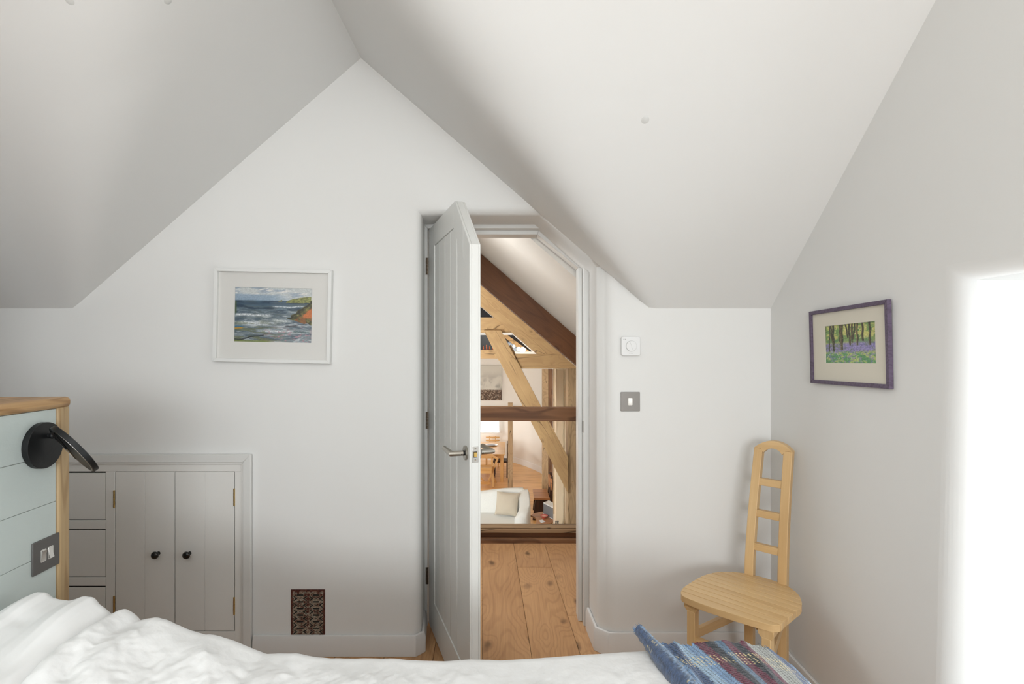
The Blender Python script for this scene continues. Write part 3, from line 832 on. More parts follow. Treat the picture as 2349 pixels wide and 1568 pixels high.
# ------------------------------------------------------------------ pictures
def picture(name, label, o, ux, nrm, W_, H_, fw, fd, matf, art, aw, ah, nx, ny, tilt=0.0, matm='mount', adx=0, adz=0, lean=0.0):
    ux = Vector(ux).normalized(); nrm = Vector(nrm).normalized(); uz = Vector((0, 0, 1)); o = Vector(o)
    uz0 = uz.copy(); ux0 = ux.copy()
    ux = ux0 * math.cos(tilt) + uz0 * math.sin(tilt); uz = uz0 * math.cos(tilt) - ux0 * math.sin(tilt)
    t_ = thing(name, label, 'picture', tuple(o))
    def pt(a, d, z): return o + ux * a + nrm * (d + lean * (z / H_ + .5)) + uz * z
    a, z = W_ / 2, H_ / 2; ai, zi = a - fw, z - fw
    for q in ([(-a, z), (a, z), (ai, zi), (-ai, zi)], [(-a, -z), (a, -z), (ai, -zi), (-ai, -zi)], [(-a, -z), (-a, z), (-ai, zi), (-ai, -zi)], [(a, -z), (a, z), (ai, zi), (ai, -zi)]):
        MB().prism([pt(x, 0, zz) for x, zz in q], nrm * fd).build('frame_side', matf, t_, .0012)
    mf = fd * .45
    b = MB()
    w2, h2 = aw / 2, ah / 2
    for q in ([(-ai, zi), (ai, zi), (w2 + adx, h2 + adz), (-w2 + adx, h2 + adz)], [(-ai, -zi), (ai, -zi), (w2 + adx, -h2 + adz), (-w2 + adx, -h2 + adz)],
              [(-ai, -zi), (-ai, zi), (-w2 + adx, h2 + adz), (-w2 + adx, -h2 + adz)], [(ai, -zi), (ai, zi), (w2 + adx, h2 + adz), (w2 + adx, -h2 + adz)]):
        b.prism([pt(x, mf - .002, zz) for x, zz in q], nrm * .002)
    b.build('mount', matm, t_)
    us = np.linspace(0, 1, nx); vs = np.linspace(0, 1, ny); UU, VV = np.meshgrid(us, vs)
    O = np.array(pt(0, mf - .0025, 0)); UX = np.array(ux); UZ = np.array(uz)
    V = O + ((UU - .5) * aw + adx)[..., None] * UX + ((.5 - VV) * ah + adz)[..., None] * UZ
    gridmesh('painting', V, 'art', t_, colors=tolin(art(UU, VV)), smooth=False, flip=(Vector(np.cross(UX, UZ)).dot(nrm) > 0))
    MB().prism([pt(x, mf + .0025, zz) for x, zz in ((-ai, -zi), (ai, -zi), (ai, zi), (-ai, zi))], nrm * .0008).build('glass_pane', 'picture_glass', t_)
    return t_

def art_sea(u, v):
    n = fbm(u * 5, v * 26, 11, 5); n2 = fbm(u * 12 + v * 3, v * 70, 21, 3); nf = vn(u * 90, v * 90, 4)
    sky = mixc(col(206, 211, 210), col(165, 178, 192), sm(fbm(u * 4 + v * 6, v * 12 - u * 3, 2, 4), .42, .66))
    sky = mixc(sky, col(232, 230, 226), sm(fbm(u * 9, v * 30 + u * 6, 7, 3), .55, .7))
    band = sm(v, .10 + .03 * u, .135 + .05 * u) * (1 - sm(u, .45, .85))
    sky = mixc(sky, col(148, 170, 190), band * .9)
    sea = mixc(col(84, 108, 124), col(122, 136, 144), sm(v, .3, .5))
    sea = mixc(sea, col(84, 98, 104), sm(fbm(u * 7 - v * 6, v * 48 + u * 5, 71, 5), .5, .62) * .8)
    sea = mixc(sea, col(140, 152, 158), sm(v, .45, .75) * .6)
    sea = mixc(sea, col(40, 62, 82), sm(n, .52, .64) * (1 - sm(v, .3, .55) * .55))
    foam = sm(fbm(u * 9 + v * 8, v * 55 - u * 5, 21, 5), .54, .70) * sm(v, .34, .5) * .65
    for c_, w_, u0, u1 in ((.50, .022, 0, .45), (.66, .035, .05, .45), (.79, .020, .3, 1.0), (.60, .02, .5, .7), (.33, .012, .5, .9)):
        foam = np.maximum(foam, np.exp(-((v - c_ - .03 * (vn(u * 7, v * 0 + c_ * 9, 5) - .5) - .02 * u) / w_) ** 2) * sm(u, u0 - .05, u0 + .05) * (1 - sm(u, u1 - .05, u1 + .08)) * (0.5 + nf * .7))
    sea = mixc(sea, col(228, 232, 234), foam)
    sea = mixc(sea, col(104, 112, 84), sm(fbm(u * 6 + v * 4, v * 30 - u * 4, 31, 5), .5, .62) * sm(v, .42, .9) * (1 - sm(u, .3, .8)) * .9)
    sea = mixc(sea, col(196, 140, 150), sm(fbm(u * 26 + v * 9, v * 60 - u * 8, 41, 4), .60, .70) * sm(v, .6, .9) * sm(u, .2, .6) * .7)
    hor = .235 + .012 * (vn(u * 6, u * 0, 3) - .5)
    c = mixc(sky, sea, sm(v, hor - .01, hor + .015))
    c = mixc(c, col(50, 76, 100), np.exp(-((v - .29) / .035) ** 2) * (1 - sm(u, .5, .9)) * .65)
    # headland
    top = .255 - .11 * np.sqrt(np.clip((u - .66) / .3, 0, 1)) + .01 * vn(u * 40, v * 8, 6)
    hd = (u > .66) & (v > top) & (v < .275 - .02 * (u - .66)) & (u < .985)
    hc = mixc(col(162, 166, 98), col(84, 88, 46), fbm(u * 30 + v * 30, v * 40 - u * 20, 9, 3) * 1.6 - .4)
    c = np.where(hd[..., None], hc, c)
    hd2 = (u > .56) & (u < .61) & (v > .24 - (.5 * (u - .56))) & (v < .25)
    c = np.where(hd2[..., None], col(120, 120, 80), c)
    # cliff
    e = .57 - (u - .68) * 1.12 + .05 * (vn(u * 22, v * 22, 14) - .5)
    bot = .56 + (u - .70) * .42 + .04 * (vn(u * 18, v * 6, 15) - .5)
    cl = (u > .68) & (v > e) & (v < bot)
    cc = mixc(col(66, 66, 38), col(150, 142, 76), fbm(u * 26 + v * 20, v * 26 - u * 22, 17, 3) * 1.8 - .5)
    dd = (v - e)
    cc = mixc(cc, col(34, 36, 30), np.exp(-((dd - .03) / .02) ** 2) * .8)
    org = sm(u + .15 * (v - .45), .87, .91) * sm(dd, .13, .17) * (1 - sm(v, .53, .57))
    cc = mixc(cc, col(206, 118, 62), org)
    cc = mixc(cc, col(150, 92, 50), sm(dd, .1, .16) * (1 - org) * sm(fbm(u * 30, v * 12, 19, 2), .4, .6) * .8)
    c = np.where(cl[..., None], cc, c)
    line = .955 - .10 * (np.clip(u, 0, .4) / .4) ** 1.6 + .012 * np.sin(u * 20)
    c = mixc(c, col(20, 30, 42), np.exp(-((v - line) / .010) ** 2) * (u < .38))
    l2 = .80 + .06 * (u - .76)
    c = mixc(c, col(46, 78, 80), np.exp(-((v - l2) / .008) ** 2) * sm(u, .74, .78))
    l3 = .71 - .12 * (u - .64)
    c = mixc(c, col(60, 60, 70), np.exp(-((v - l3) / .010) ** 2) * sm(u, .63, .67) * (1 - sm(u, .78, .84)))
    c = mixc(c, col(206, 150, 50), np.exp(-((v - .755 + .1 * u) / .012) ** 2) * (1 - sm(u, .08, .13)))
    c = mixc(c, col(52, 112, 150), np.exp(-((v - .72 + .03 * u) / .010) ** 2) * (1 - sm(u, .08, .14)))
    c = mixc(c, col(128, 140, 70), sm(v, .955, .985) * (1 - sm(u, .4, .55)) * .8)
    c = mixc(c, col(70, 90, 50), (1 - sm(u, .01, .03)) * sm(v, .24, .26) * (1 - sm(v, .46, .5)) * .8)
    return np.clip(c * (0.93 + .14 * nf[..., None]), 0, 1)
def art_wood(u, v):
    n = fbm(u * 9, v * 12, 3, 4); nf = vn(u * 60, v * 60, 5); n3 = vn(u * 34, v * 30, 25)
    c = mixc(col(214, 212, 120), col(122, 160, 84), sm(n, .38, .62))
    c = mixc(c, col(236, 226, 150), sm(n3, .68, .85) * .8)
    c = mixc(c, col(60, 92, 50), sm(nf, .72, .9) * .6)
    c = mixc(c, col(96, 138, 88), np.exp(-((v - .42) / .05) ** 2) * .6)
    tr = [(.09, -.02, .012, .70, 60), (.165, .03, .022, .70, 60), (.13, .10, .018, .66, 70), (.345, .015, .028, .66, 95), (.30, 0, .010, .45, 90), (.50, .06, .018, .55, 65), (.455, .16, .014, .35, 60),
          (.545, -.05, .012, .52, 130), (.60, -.06, .012, .4, 90), (.655, .02, .018, .56, 140), (.76, .015, .018, .45, 60), (.89, .012, .018, .56, 70), (.57, .0, .008, .5, 70)]
    for x0, sl, w_, vb, g_ in tr:
        xc = x0 + sl * (v - .2) + .006 * np.sin(v * 18 + x0 * 40)
        m = np.exp(-((u - xc) / w_) ** 4) * (v < vb)
        tc = mixc(col(g_, g_ * .78, g_ * .55), col(36, 38, 20), sm(u - xc, -w_ * .3, w_ * .6))
        tc = mixc(tc, col(150, 150, 70), (nf > .75) * .5)
        c = mixc(c, tc, m * 1.2)
    bl = sm(v, .40 + .06 * np.abs(u - .75) + .03 * n3, .52) * (1 - sm(v, .66 + .08 * (n3 - .5), .82))
    bc = mixc(col(128, 120, 178), col(172, 160, 208), nf)
    bc = mixc(bc, col(110, 130, 96), sm(fbm(u * 16, v * 18, 33, 3), .56, .7) * .7)
    trunkmask = 0
    for x0, sl, w_, vb, g_ in tr: trunkmask = np.maximum(trunkmask, np.exp(-((u - x0 - sl * (v - .2)) / w_) ** 4) * (v < vb) * (v < vb))
    c = mixc(c, bc, bl * (1 - trunkmask * .95))
    gr = mixc(col(96, 158, 98), col(188, 206, 120), sm(fbm(u * 14, v * 18, 44, 3), .4, .62))
    gr = mixc(gr, col(142, 132, 190), (n3 > .62) * .55)
    gr = mixc(gr, col(232, 224, 200), (nf > .86) * .6); gr = mixc(gr, col(30, 110, 80), (nf < .12) * .7)
    c = mixc(c, gr, sm(v, .66 + .05 * (n3 - .5), .78))
    return np.clip(c * (.92 + .14 * nf[..., None]), 0, 1)
def art_storm(u, v):
    n = fbm(u * 4 + v, v * 5, 6, 5)
    c = mixc(col(206, 202, 190), col(150, 146, 138), sm(n, .35, .65) * sm(v, .1, .6))
    g = mixc(col(112, 84, 62), col(60, 44, 34), fbm(u * 20, v * 30, 9, 3) * 1.4 - .2)
    g = mixc(g, col(206, 190, 166), (vn(u * 50, v * 60, 3) > .72) * .7)
    return mixc(c, g, sm(v, .66 + .04 * n, .72))
picture('sea_picture', 'seascape painting in a white frame with wide white mount, left of the door', (wx(629.5), D - .001, wz(724.5)), (1, 0, 0), (0, -1, 0), 267 * k, 213 * k, 8 * k, .026, 'frame_white', art_sea, 176 * k, 124 * k, 264, 186, tilt=R(-1.2), adz=2 * k, adx=0)
# right wall picture (faces -X)
Ya = (XR - .01) * F / (1861 - CX); Yb_ = (XR - .012) * F / (2041 - CX)
zc_ = .5 * ((H - (714.5 - CY) * Ya / F) + (H - (878 - CY) * Ya / F)); 
M['frame_purple'] = woodmat('purple_limed_frame', srgb(104, 90, 112), srgb(58, 42, 60), 0.55, rings=4, lines=0.35, scale=60, bump=.3, stretch=.3)
zt_a, zb_a = H - (714 - CY) * Ya / F, H - (878.5 - CY) * Ya / F
zt_b, zb_b = H - (686.5 - CY) * Yb_ / F, H - (891 - CY) * Yb_ / F
tl = math.atan2(.5 * (zt_b + zb_b) - .5 * (zt_a + zb_a), (Ya - Yb_))
picture('woodland_picture', 'bluebell woodland painting in a dark purple frame with cream mount, on the right wall', (XR - .001, (Ya + Yb_) / 2, (zt_a + zb_a + zt_b + zb_b) / 4), (0, -1, 0), (-1, 0, 0), Ya - Yb_, .5 * (zt_a - zb_a + zt_b - zb_b), .0135, .014, 'frame_purple', art_wood, .268, .134, 230, 124, tilt=tl, matm='mount2', adx=.011, adz=.008, lean=.004)

# ------------------------------------------------------------------ headboard partition (rotated slightly)
HA = math.atan(0.0787)
hp0 = Vector(((163 - CX) * 1.505 / F, 1.505, 0))         # far end, front face
hb = thing('headboard', 'blue-grey boarded headboard with rounded oak edging, at the left of the bed', 'headboard', (hp0.x, hp0.y, 0), HA)
XH = ROOTM[hb.name]
# local: +y towards far end (0 at far end), x = 0 front face, boards at x=-0.006
HL, HTOP, HT = 1.75, H - (908 - 805) * 1.505 / F, 0.30
bt = HTOP - .030
def hbx(n, x0, x1, y0, y1, z0, z1, mat, g, bev): return MB(XH).box(x0, x1, y0, y1, z0, z1, g).build(n, mat, hb, bev)
hbx('carcass', -HT, -.020, -HL, -.004, 0.02, bt, 'panel', 1, 0)
zs = [bt, 1.078, .950, .818, .69, .55, .38, .2, .02]
for a, b in zip(zs[:-1], zs[1:]):
    hbx('board', -.020, -.005, -HL, -.048, b + .0002, a - .0002, 'panel', 1, .0012)
MB(XH).box(-.034, 0, -.046, 0, .02, bt + .006, 2).build('end_stile', 'oak_post', hb, .010, seg=4)
tp = MB(XH).box(-HT - .02, .004, -HL, .0, bt, HTOP, 1).build('top_cap', 'oak', hb, .012, seg=4)
hbx('back_stile', -HT, -HT + .04, -.046, 0, .02, bt, 'oak_post', 2, .004)
hbx('end_panel', -HT + .04, -.034, -.020, -.004, .02, bt, 'panel', 2, .001)

# reading light on the headboard
def on_hb(px, py):
    """point where pixel ray hits the headboard board plane"""
    o = XH @ Vector((-.005, 0, 0)); n = (XH.to_3x3() @ Vector((1, 0, 0)))
    d = Vector(((px - CX) / F, 1, -(py - CY) / F)); c = Vector((0, 0, H))
    t = (o - c).dot(n) / d.dot(n); return c + d * t
hn = (XH.to_3x3() @ Vector((1, 0, 0))).normalized(); hyv = (XH.to_3x3() @ Vector((0, 1, 0))).normalized()
lc = on_hb(92, 1021)
rl = thing('reading_light', 'round matt black reading lamp with a tilting disc head, on the headboard', 'lamp', tuple(lc))
r_b = 0.0605
MB().lathe([(r_b - .001, 0), (r_b, .001), (r_b, .0145), (r_b - .0010, .0155), (.001, .0155)], lc, hn, 56).build('wall_disc', 'black', rl, smooth=True)
jc = lc + hn * .0155 + Vector((0, 0, .024)) + hyv * .008
MB().tube([jc - hn * .001, jc + hn * .006], .0062, 16).build('stem', 'black', rl, smooth=True)
js = jc + hn * .010
bm_ = MB()
bm_.lathe([(.0001, -.0085), (.0045, -.0072), (.0075, -.004), (.0085, 0), (.0075, .004), (.0045, .0072), (.0001, .0085)], js, hyv, 20).build('ball_joint', 'black', rl, smooth=True)
# head disc: top edge near the joint, bottom edge at pixel (216,1068)
e0 = P(127, 1001, js.y - .004)
Ye = e0.y - .045
e1 = P(210, 1063, Ye)
ax1 = (e1 - e0); dia = ax1.length; ax1.normalize()
view = ((e0 + e1) / 2 - Vector((0, 0, H))).normalized()
side = ax1.cross(view).normalized()                 # roughly in picture plane, perpendicular to the disc diameter
if side.z < 0: side = -side
nn = (side + view * 0.22).normalized(); nn = (nn - ax1 * nn.dot(ax1)).normalized()   # upper normal of the head
hc_ = (e0 + e1) / 2
hr = dia / 2
# ellipse-like round disc
MB().lathe([(hr - .008, -.0035), (hr - .001, -.0035), (hr, -.0025), (hr, .0080), (hr - .001, .009), (.001, .009)], hc_, nn, 56).build('head_ring', 'black', rl, smooth=True)
MB().lathe([(.001, -.0030), (hr - .008, -.0030), (hr - .008, 0.001)], hc_, nn, 48).build('head_glass', 'diffuser', rl, smooth=True)
MB().tube([js, e0 + nn * .002, e0 + nn * .002 + ax1 * .012], [.005, .006, .0075], 12).build('neck', 'black', rl, smooth=True)
MB().lathe([(hr - .0085, -.0030), (hr - .0085, -.0042), (hr - .0055, -.0042), (hr - .0055, -.0030)], hc_, nn, 56).build('glass_rim', 'steel', rl, smooth=True)
MB().prism([hc_ - ax1 * (hr - .004) * .93 - side * 0, hc_ - ax1 * hr * .35 + view.cross(nn) * 0 + nn.cross(ax1) * hr * .80, hc_ - ax1 * hr * .35 - nn.cross(ax1) * hr * .80], -nn * .0045).build('head_cap', 'blackgloss', rl)

sp = on_hb(103, 1270)
switch_plate('double_switch', 'dark pewter double rocker switch plate on the headboard below the lamp', tuple(sp), tuple(hyv), tuple(hn), .090, [(-.011, -1), (.013, 1)], 'plate_dark')

# ------------------------------------------------------------------ bed
BX0, BX1 = -1.075, 0.77
YE = 1.30
def tab(pts):
    xs = [(p[0] - CX) * YE / F for p in pts]; zs_ = [H - (p[1] - CY) * YE / F for p in pts]
    return np.array(xs), np.array(zs_)
sil_p = [(-80, 1440), (0, 1424), (25, 1411), (38, 1400), (52, 1380), (75, 1361), (100, 1350), (118, 1351), (130, 1361), (150, 1366), (172, 1368), (190, 1363), (205, 1357), (224, 1359), (232, 1371), (250, 1384), (268, 1391), (300, 1402), (330, 1415), (420, 1450)]
sil_d = [(200, 1420), (250, 1402), (264, 1394), (275, 1388), (294, 1387), (310, 1396), (325, 1412), (345, 1407), (365, 1404), (385, 1411), (405, 1421), (440, 1435), (475, 1447), (510, 1451), (545, 1462), (580, 1477), (614, 1491), (640, 1487), (680, 1488), (720, 1497), (760, 1502), (840, 1502), (900, 1501), (960, 1505), (1020, 1507), (1080, 1503), (1150, 1504), (1260, 1497), (1350, 1491), (1420, 1487), (1470, 1484), (1520, 1482), (1700, 1484), (1760, 1492), (1800, 1512), (1840, 1545), (1862, 1580), (1890, 1700)]
bed = thing('bed', 'low bed under the white duvet, between the headboard and the foot end', 'bed', (-.2, .5, 0))
MB().box(BX0, .70, -.45, 1.24, .30, .55).build('mattress', 'mattress', bed, .04, seg=4)
MB().box(BX0, .70, -.45, 1.22, .10, .30).build('bed_base', 'mattress', bed, .01)
for x in (BX0 + .08, .62):
    for y in (-.37, 1.14): MB().box(x - .03, x + .03, y - .03, y + .03, 0, .10).build('leg', 'oak', bed, .003)

def hfield(name, sil, xs, ys, fold, mat, zlow, tagargs, bot=0.30, ridge=1.0):
    sx, sz = tab(sil)
    XX, YY = np.meshgrid(xs, ys)
    base = np.interp(XX, sx, sz)
    return XX, YY, base

def duvet():
    xs = np.linspace(-.970, .745, 420)
    ys = np.concatenate([np.linspace(-.50, .85, 50)[:-1], np.linspace(.85, 1.27, 130), ])
    XX, YY = np.meshgrid(xs, ys)
    sx, sz = tab(sil_d)
    # smooth table
    base = np.interp(XX, sx, sz)
    # the folds fan out from the hump near the pillows
    skew = XX + 0.9 * (1.30 - YY) * np.clip(-.3 - XX, 0, 1) * 1.2
    b2 = np.interp(skew, sx, sz)
    t = sm(YY, .9, 1.26)
    z = b2 * (1 - t) + base * t - 0.006 * (1 - t)
    amp = .5 + 1.0 * sm(-XX, -.1, .6)
    def ridged(a, b, s): n = fbm(a, b, s, 3); return 1 - np.abs(2 * n - 1)
    w1 = ridged(XX * 5 + YY * 3.2, YY * 1.6 - XX * 1.2, 12) - .6
    w2 = ridged(XX * 13 + YY * 8, YY * 5 - XX * 4, 22) - .6
    w3 = ridged(XX * 34 - YY * 16, YY * 22 + XX * 10, 32) - .6
    z += (w1 * .016 + w2 * .009 + w3 * .0035) * amp * (1 - sm(YY, 1.18, 1.27) * .75)
    edge = np.clip((XX + .970) / .040, 0, 1)
    z += .016 * (1 - sm(YY, 1.12, 1.26)) * np.exp(-((XX + .93) / .07) ** 2)
    z -= .045 * (1 - np.sqrt(1 - (1 - edge) ** 2))
    # far edge rolls over and hangs
    hang = []
    H0 = z[-1]; Y0 = ys[-1]
    R_ = .045
    for a in np.linspace(0, math.pi / 2, 9)[1:]:
        hang.append(np.stack([xs, Y0 + R_ * math.sin(a) + 0 * xs, H0 - R_ * (1 - math.cos(a))], -1))
    for q in np.linspace(0, 1, 14)[1:]:
        zz = (H0 - R_) * (1 - q) + .24 * q
        yy = Y0 + R_ + .016 * np.sin(xs * 17 + q * 2) * q + .008 * np.sin(xs * 41) * q
        hang.append(np.stack([xs, yy, zz], -1))
    V = np.concatenate([np.stack([XX, YY, z], -1), np.array(hang)], 0)
    # foot end drops
    c2 = []
    X1 = V[:, -1, :].copy()
    for a in np.linspace(0, math.pi / 2, 7)[1:]:
        q = X1.copy(); q[:, 0] += .04 * math.sin(a); q[:, 2] -= .04 * (1 - math.cos(a)); c2.append(q)
    q = X1.copy(); q[:, 0] += .05; q[:, 2] = np.minimum(q[:, 2] - .1, .24); c2.append(q)
    V = np.concatenate([V, np.stack(c2, 1)], 1)
    o = gridmesh('duvet', V, 'linen', flip=False)
    tag(o, 'crumpled white cotton duvet spread along the bed', 'duvet')
    return o
duvet()

def pillow():
    xs = np.linspace(-1.235, -.80, 150)
    ys = np.concatenate([np.linspace(.30, .95, 30)[:-1], np.linspace(.95, 1.275, 90)])
    XX, YY = np.meshgrid(xs, ys)
    sx, sz = tab(sil_p)
    shift = (1.30 - YY)
    base = np.interp(XX, sx, sz)
    flat = np.interp(XX - .0 * shift, np.array([-1.26, -1.2, -1.13, -1.05, -.98, -.9, -.8]), np.array([.690, .735, .752, .748, .735, .70, .63]))
    t = sm(YY, 1.02, 1.24)
    z = (flat - .012) * (1 - t) + base * t
    z = z - .075 * sm(XX, -.985, -.90)
    z += .007 * (fbm(XX * 9 + YY * 5, YY * 7, 52, 3) - .5) + .012 * (fbm(XX * 3.5, YY * 3.5, 57, 2) - .5) * (1 - t)
    dents = np.exp(-(((XX + 1.10) / .035) ** 2 + ((YY - 1.19) / .022) ** 2)) * .004
    z -= dents
    hang = []; Y0 = ys[-1]; H0 = z[-1]; R_ = .04
    for a in np.linspace(0, math.pi * .8, 14)[1:]:
        hang.append(np.stack([xs, Y0 + R_ * math.sin(a) + 0 * xs, H0 - (H0 - .60) * (1 - math.cos(a)) / 1.81], -1))
    V = np.concatenate([np.stack([XX, YY, z], -1), np.array(hang)], 0)
    # side closing rows at near end
    n0 = V[0].copy(); n0[:, 2] = .56
    V = np.concatenate([n0[None], V], 0)
    # keep clear of the headboard
    hx_ = (XH @ Vector((.003, 0, 0))).x
    lim = np.array([(XH @ Vector((.004, 0, 0))).x + .0787 * (1.505 - yy) for yy in V[:, 0, 1]])
    V[:, :, 0] = np.maximum(V[:, :, 0], lim[:, None] + (V[:, :, 0] - V[:, :1, 0]) * .01)
    o = gridmesh('pillow', V, 'linen2')
    tag(o, 'plump white pillow against the blue-grey headboard', 'pillow')
pillow()

# ------------------------------------------------------------------ woven throw over the foot of the bed
sil_t = [(1440, 1485), (1470, 1472), (1500, 1468), (1530, 1470), (1545, 1464), (1562, 1472), (1590, 1469), (1620, 1463), (1650, 1460), (1680, 1465), (1700, 1462), (1730, 1473), (1760, 1481), (1790, 1499), (1815, 1520), (1840, 1546), (1862, 1572), (1880, 1610)]
def thr_colors(s, t):
    """s across stripes 0..1, t along 0..1 (0 = far fringe)"""
    n = vn(s * 260, t * 420, 3); n2 = fbm(s * 60, t * 90, 9, 2)
    blue = col(128, 160, 196); navy = col(70, 92, 128); dk = col(44, 50, 58); bur = col(104, 38, 62); gry = col(164, 166, 160); wht = col(214, 218, 216); pale = col(160, 188, 212); teal = col(92, 120, 146)
    stops = [(0, blue), (.045, navy), (.085, pale), (.125, blue), (.165, bur), (.20, dk), (.235, teal), (.265, bur), (.30, dk), (.335, bur), (.36, gry), (.42, gry), (.45, navy), (.53, blue), (.565, dk), (.60, blue), (.66, bur), (.69, blue), (.735, pale), (.77, dk), (.80, blue), (.87, pale), (.92, wht), (.97, gry), (1.0, bur)]
    c = np.zeros(s.shape + (3,)); ss = s + .008 * (n2 - .5)
    for a, cc in stops: c = np.where((ss >= a)[..., None], cc, c)
    # blurred edges
    c = mixc(c, c * .62, sm(n, .5, .95) * .8); c = mixc(c, np.ones(3) * .82, sm(vn(s * 300 + 50, t * 300, 6), .82, 1) * .35)
    # weft bands
    weft = (np.sin(t * 46) > .72) | ((t > .30) & (t < .52) & (np.sin(s * 0 + t * 160) > -.2))
    dots = (np.sin(s * 420) > .2) & (np.sin(t * 640 + np.floor(s * 133.7) * 3.14) > .2)
    dens = (vn(s * 30, t * 60, 77) > .3)
    c = np.where((((t > .075) & (t < .145) | (t > .3) & (t < .4)) & dots & dens)[..., None], col(222, 204, 150), c)
    c = np.where((((t > .78) & (t < .95)) & dots)[..., None], col(222, 204, 150), c)
    dk2 = (np.sin(s * 420 + 1.9) > .4) & (np.sin(t * 640 + np.floor(s * 133.7) * 3.14 + 2.) > .1)
    c = np.where((dk2)[..., None], c * .6, c)
    c = mixc(c, navy * .9, ((t > .50) & (t < .80)) * .22)
    return np.clip(c, 0, 1)
def throw():
    t_ = thing('throw_blanket', 'blue and burgundy striped woven wool throw over the foot end of the bed', 'blanket', (.55, 1.1, .6))
    ns, nt = 460, 460
    s = np.linspace(0, 1, ns); t = np.linspace(0, 1, nt) ** 1.6
    SS, TT = np.meshgrid(s, t)
    sx, sz = tab(sil_t)
    # across coordinate -> x and height; beyond the foot end it drops
    xl0 = .345
    arc = SS * .62
    xtop = xl0 + arc
    YY = 1.285 - TT * .62
    XX = xl0 + arc + .28 * (1.285 - YY) * (1 - SS * .7)
    zt_ = np.interp(XX * 1.0, sx, sz)
    z0 = np.interp(xl0 + arc, sx, sz)
    mixy = sm(YY, 1.0, 1.27)
    z = zt_ * (1 - mixy) + np.interp(XX, sx, sz) * mixy
    z = np.minimum(z, z) + .004 * (fbm(SS * 18 + 3, TT * 7, 61, 3) - .5) * 2
    weave = .0006 * (np.sin(SS * 420) * np.sin(TT * 640 + np.floor(SS * 133.7) * 3.14))
    z = z + weave
    # foot end: bend down steeply
    over = np.clip(XX - .745, 0, None)
    XX = np.where(over > 0, .745 + .05 * (1 - np.exp(-over / .05)), XX)
    z = z - np.clip(over - .02, 0, None) * .9
    z = np.maximum(z, .2)
    rag = .006 * (vn(SS * 60, SS * 0, 8) - .5)
    YY = YY + rag * (1 - TT)
    V = np.stack([XX, YY, z], -1)
    cc = tolin(thr_colors(SS, TT))
    # far edge droops over the edge of the bed
    gridmesh('cloth', V, 'throw', t_, colors=cc)
    # rolled left edge
    n = 26; m_ = 160
    a = np.linspace(0, 2 * math.pi, n); q = np.linspace(0, 1, m_)
    QQ, AA = np.meshgrid(q, a, indexing='ij')
    p0 = np.array([.322, 1.318, .668]); p1 = np.array([.372, 1.16, .640]); p2 = np.array([.47, .75, .632])
    cen = (1 - QQ)[..., None] ** 2 * p0 + (2 * QQ * (1 - QQ))[..., None] * p1 + (QQ ** 2)[..., None] * p2
    rr = .0135 + .010 * sm(QQ, 0, .35) + .0012 * np.sin(AA * 9 + QQ * 90) + .002 * (fbm(QQ * 40, AA * 2, 5, 2) - .5)
    lat = np.array([.93, .3, 0])
    V = cen + (np.cos(AA) * rr)[..., None] * lat + (np.sin(AA) * rr)[..., None] * np.array([0, 0, 1.0])
    cs = thr_colors(.02 + .10 * (AA / 6.283), QQ * .66 + .0)
    cs = mixc(cs, col(52, 66, 88), sm(vn(QQ * 300, AA * 14, 2), .45, .75) * .6)
    gridmesh('rolled_edge', V, 'throw', t_, colors=tolin(cs))
    # fringe
    vs = []; fs = []; cl = []
    rnd = random.Random(5)
    def tuft(p, d, L, w_, c_):
        p = Vector(p); d = Vector(d).normalized(); sd = d.cross(Vector((0, 1, 0))).normalized(); up = sd.cross(d)
        n_ = len(vs)
        for a_, b_ in ((-1, 0), (1, 0), (0, 1)): vs.append(p + sd * a_ * w_ + up * b_ * w_)
        vs.append(p + d * L); fs.extend([(n_, n_ + 1, n_ + 3), (n_ + 1, n_ + 2, n_ + 3), (n_ + 2, n_, n_ + 3)]); cl.extend([c_] * 4)
    for i in range(0, ns, 1):
        for r_ in range(2):
            if vn(np.array([i / 14.0]), np.array([2.0]), 9)[0] < .35: continue
            ii = min(i, ns - 1); p = Vector((XX[0, ii] + rnd.uniform(-.001, .001), YY[0, ii] - .001, z[0, ii] - .001))
            amp = .3 + 1.0 * float(vn(np.array([ii / 9.0]), np.array([1.0]), 4)[0])
            tuft(p, (-.55 + rnd.uniform(-.3, .3), .6, .55 + rnd.uniform(-.3, .2)), rnd.uniform(.005, .012) * amp, .0011, cc[0, ii] * rnd.uniform(.8, 1.3))
    for i in range(90):
        aa = rnd.uniform(0, 6.283); rr_ = rnd.uniform(.3, 1) * .0135
        p = Vector(p0) + Vector((.93, .3, 0)) * math.cos(aa) * rr_ + Vector((0, 0, 1)) * math.sin(aa) * rr_
        tuft(p, (-.75 + rnd.uniform(-.4, .4), .9, .15 + rnd.uniform(-.6, .6)), rnd.uniform(.006, .014), .0013, tolin(col(104, 134, 170)) * rnd.uniform(.6, 1.2))
    mi = rootmat(t_).inverted(); me = bpy.data.meshes.new('fringe'); me.from_pydata([mi @ v for v in vs], [], fs)
    at = me.color_attributes.new('paint', 'FLOAT_COLOR', 'POINT'); c = np.ones((len(vs), 4), np.float32); c[:, :3] = np.array(cl); at.data.foreach_set('color', c.ravel())
    me.materials.append(M['throw']); o = bpy.data.objects.new('fringe', me); C.objects.link(o); o.parent = t_; o['kind'] = 'stuff'
throw()

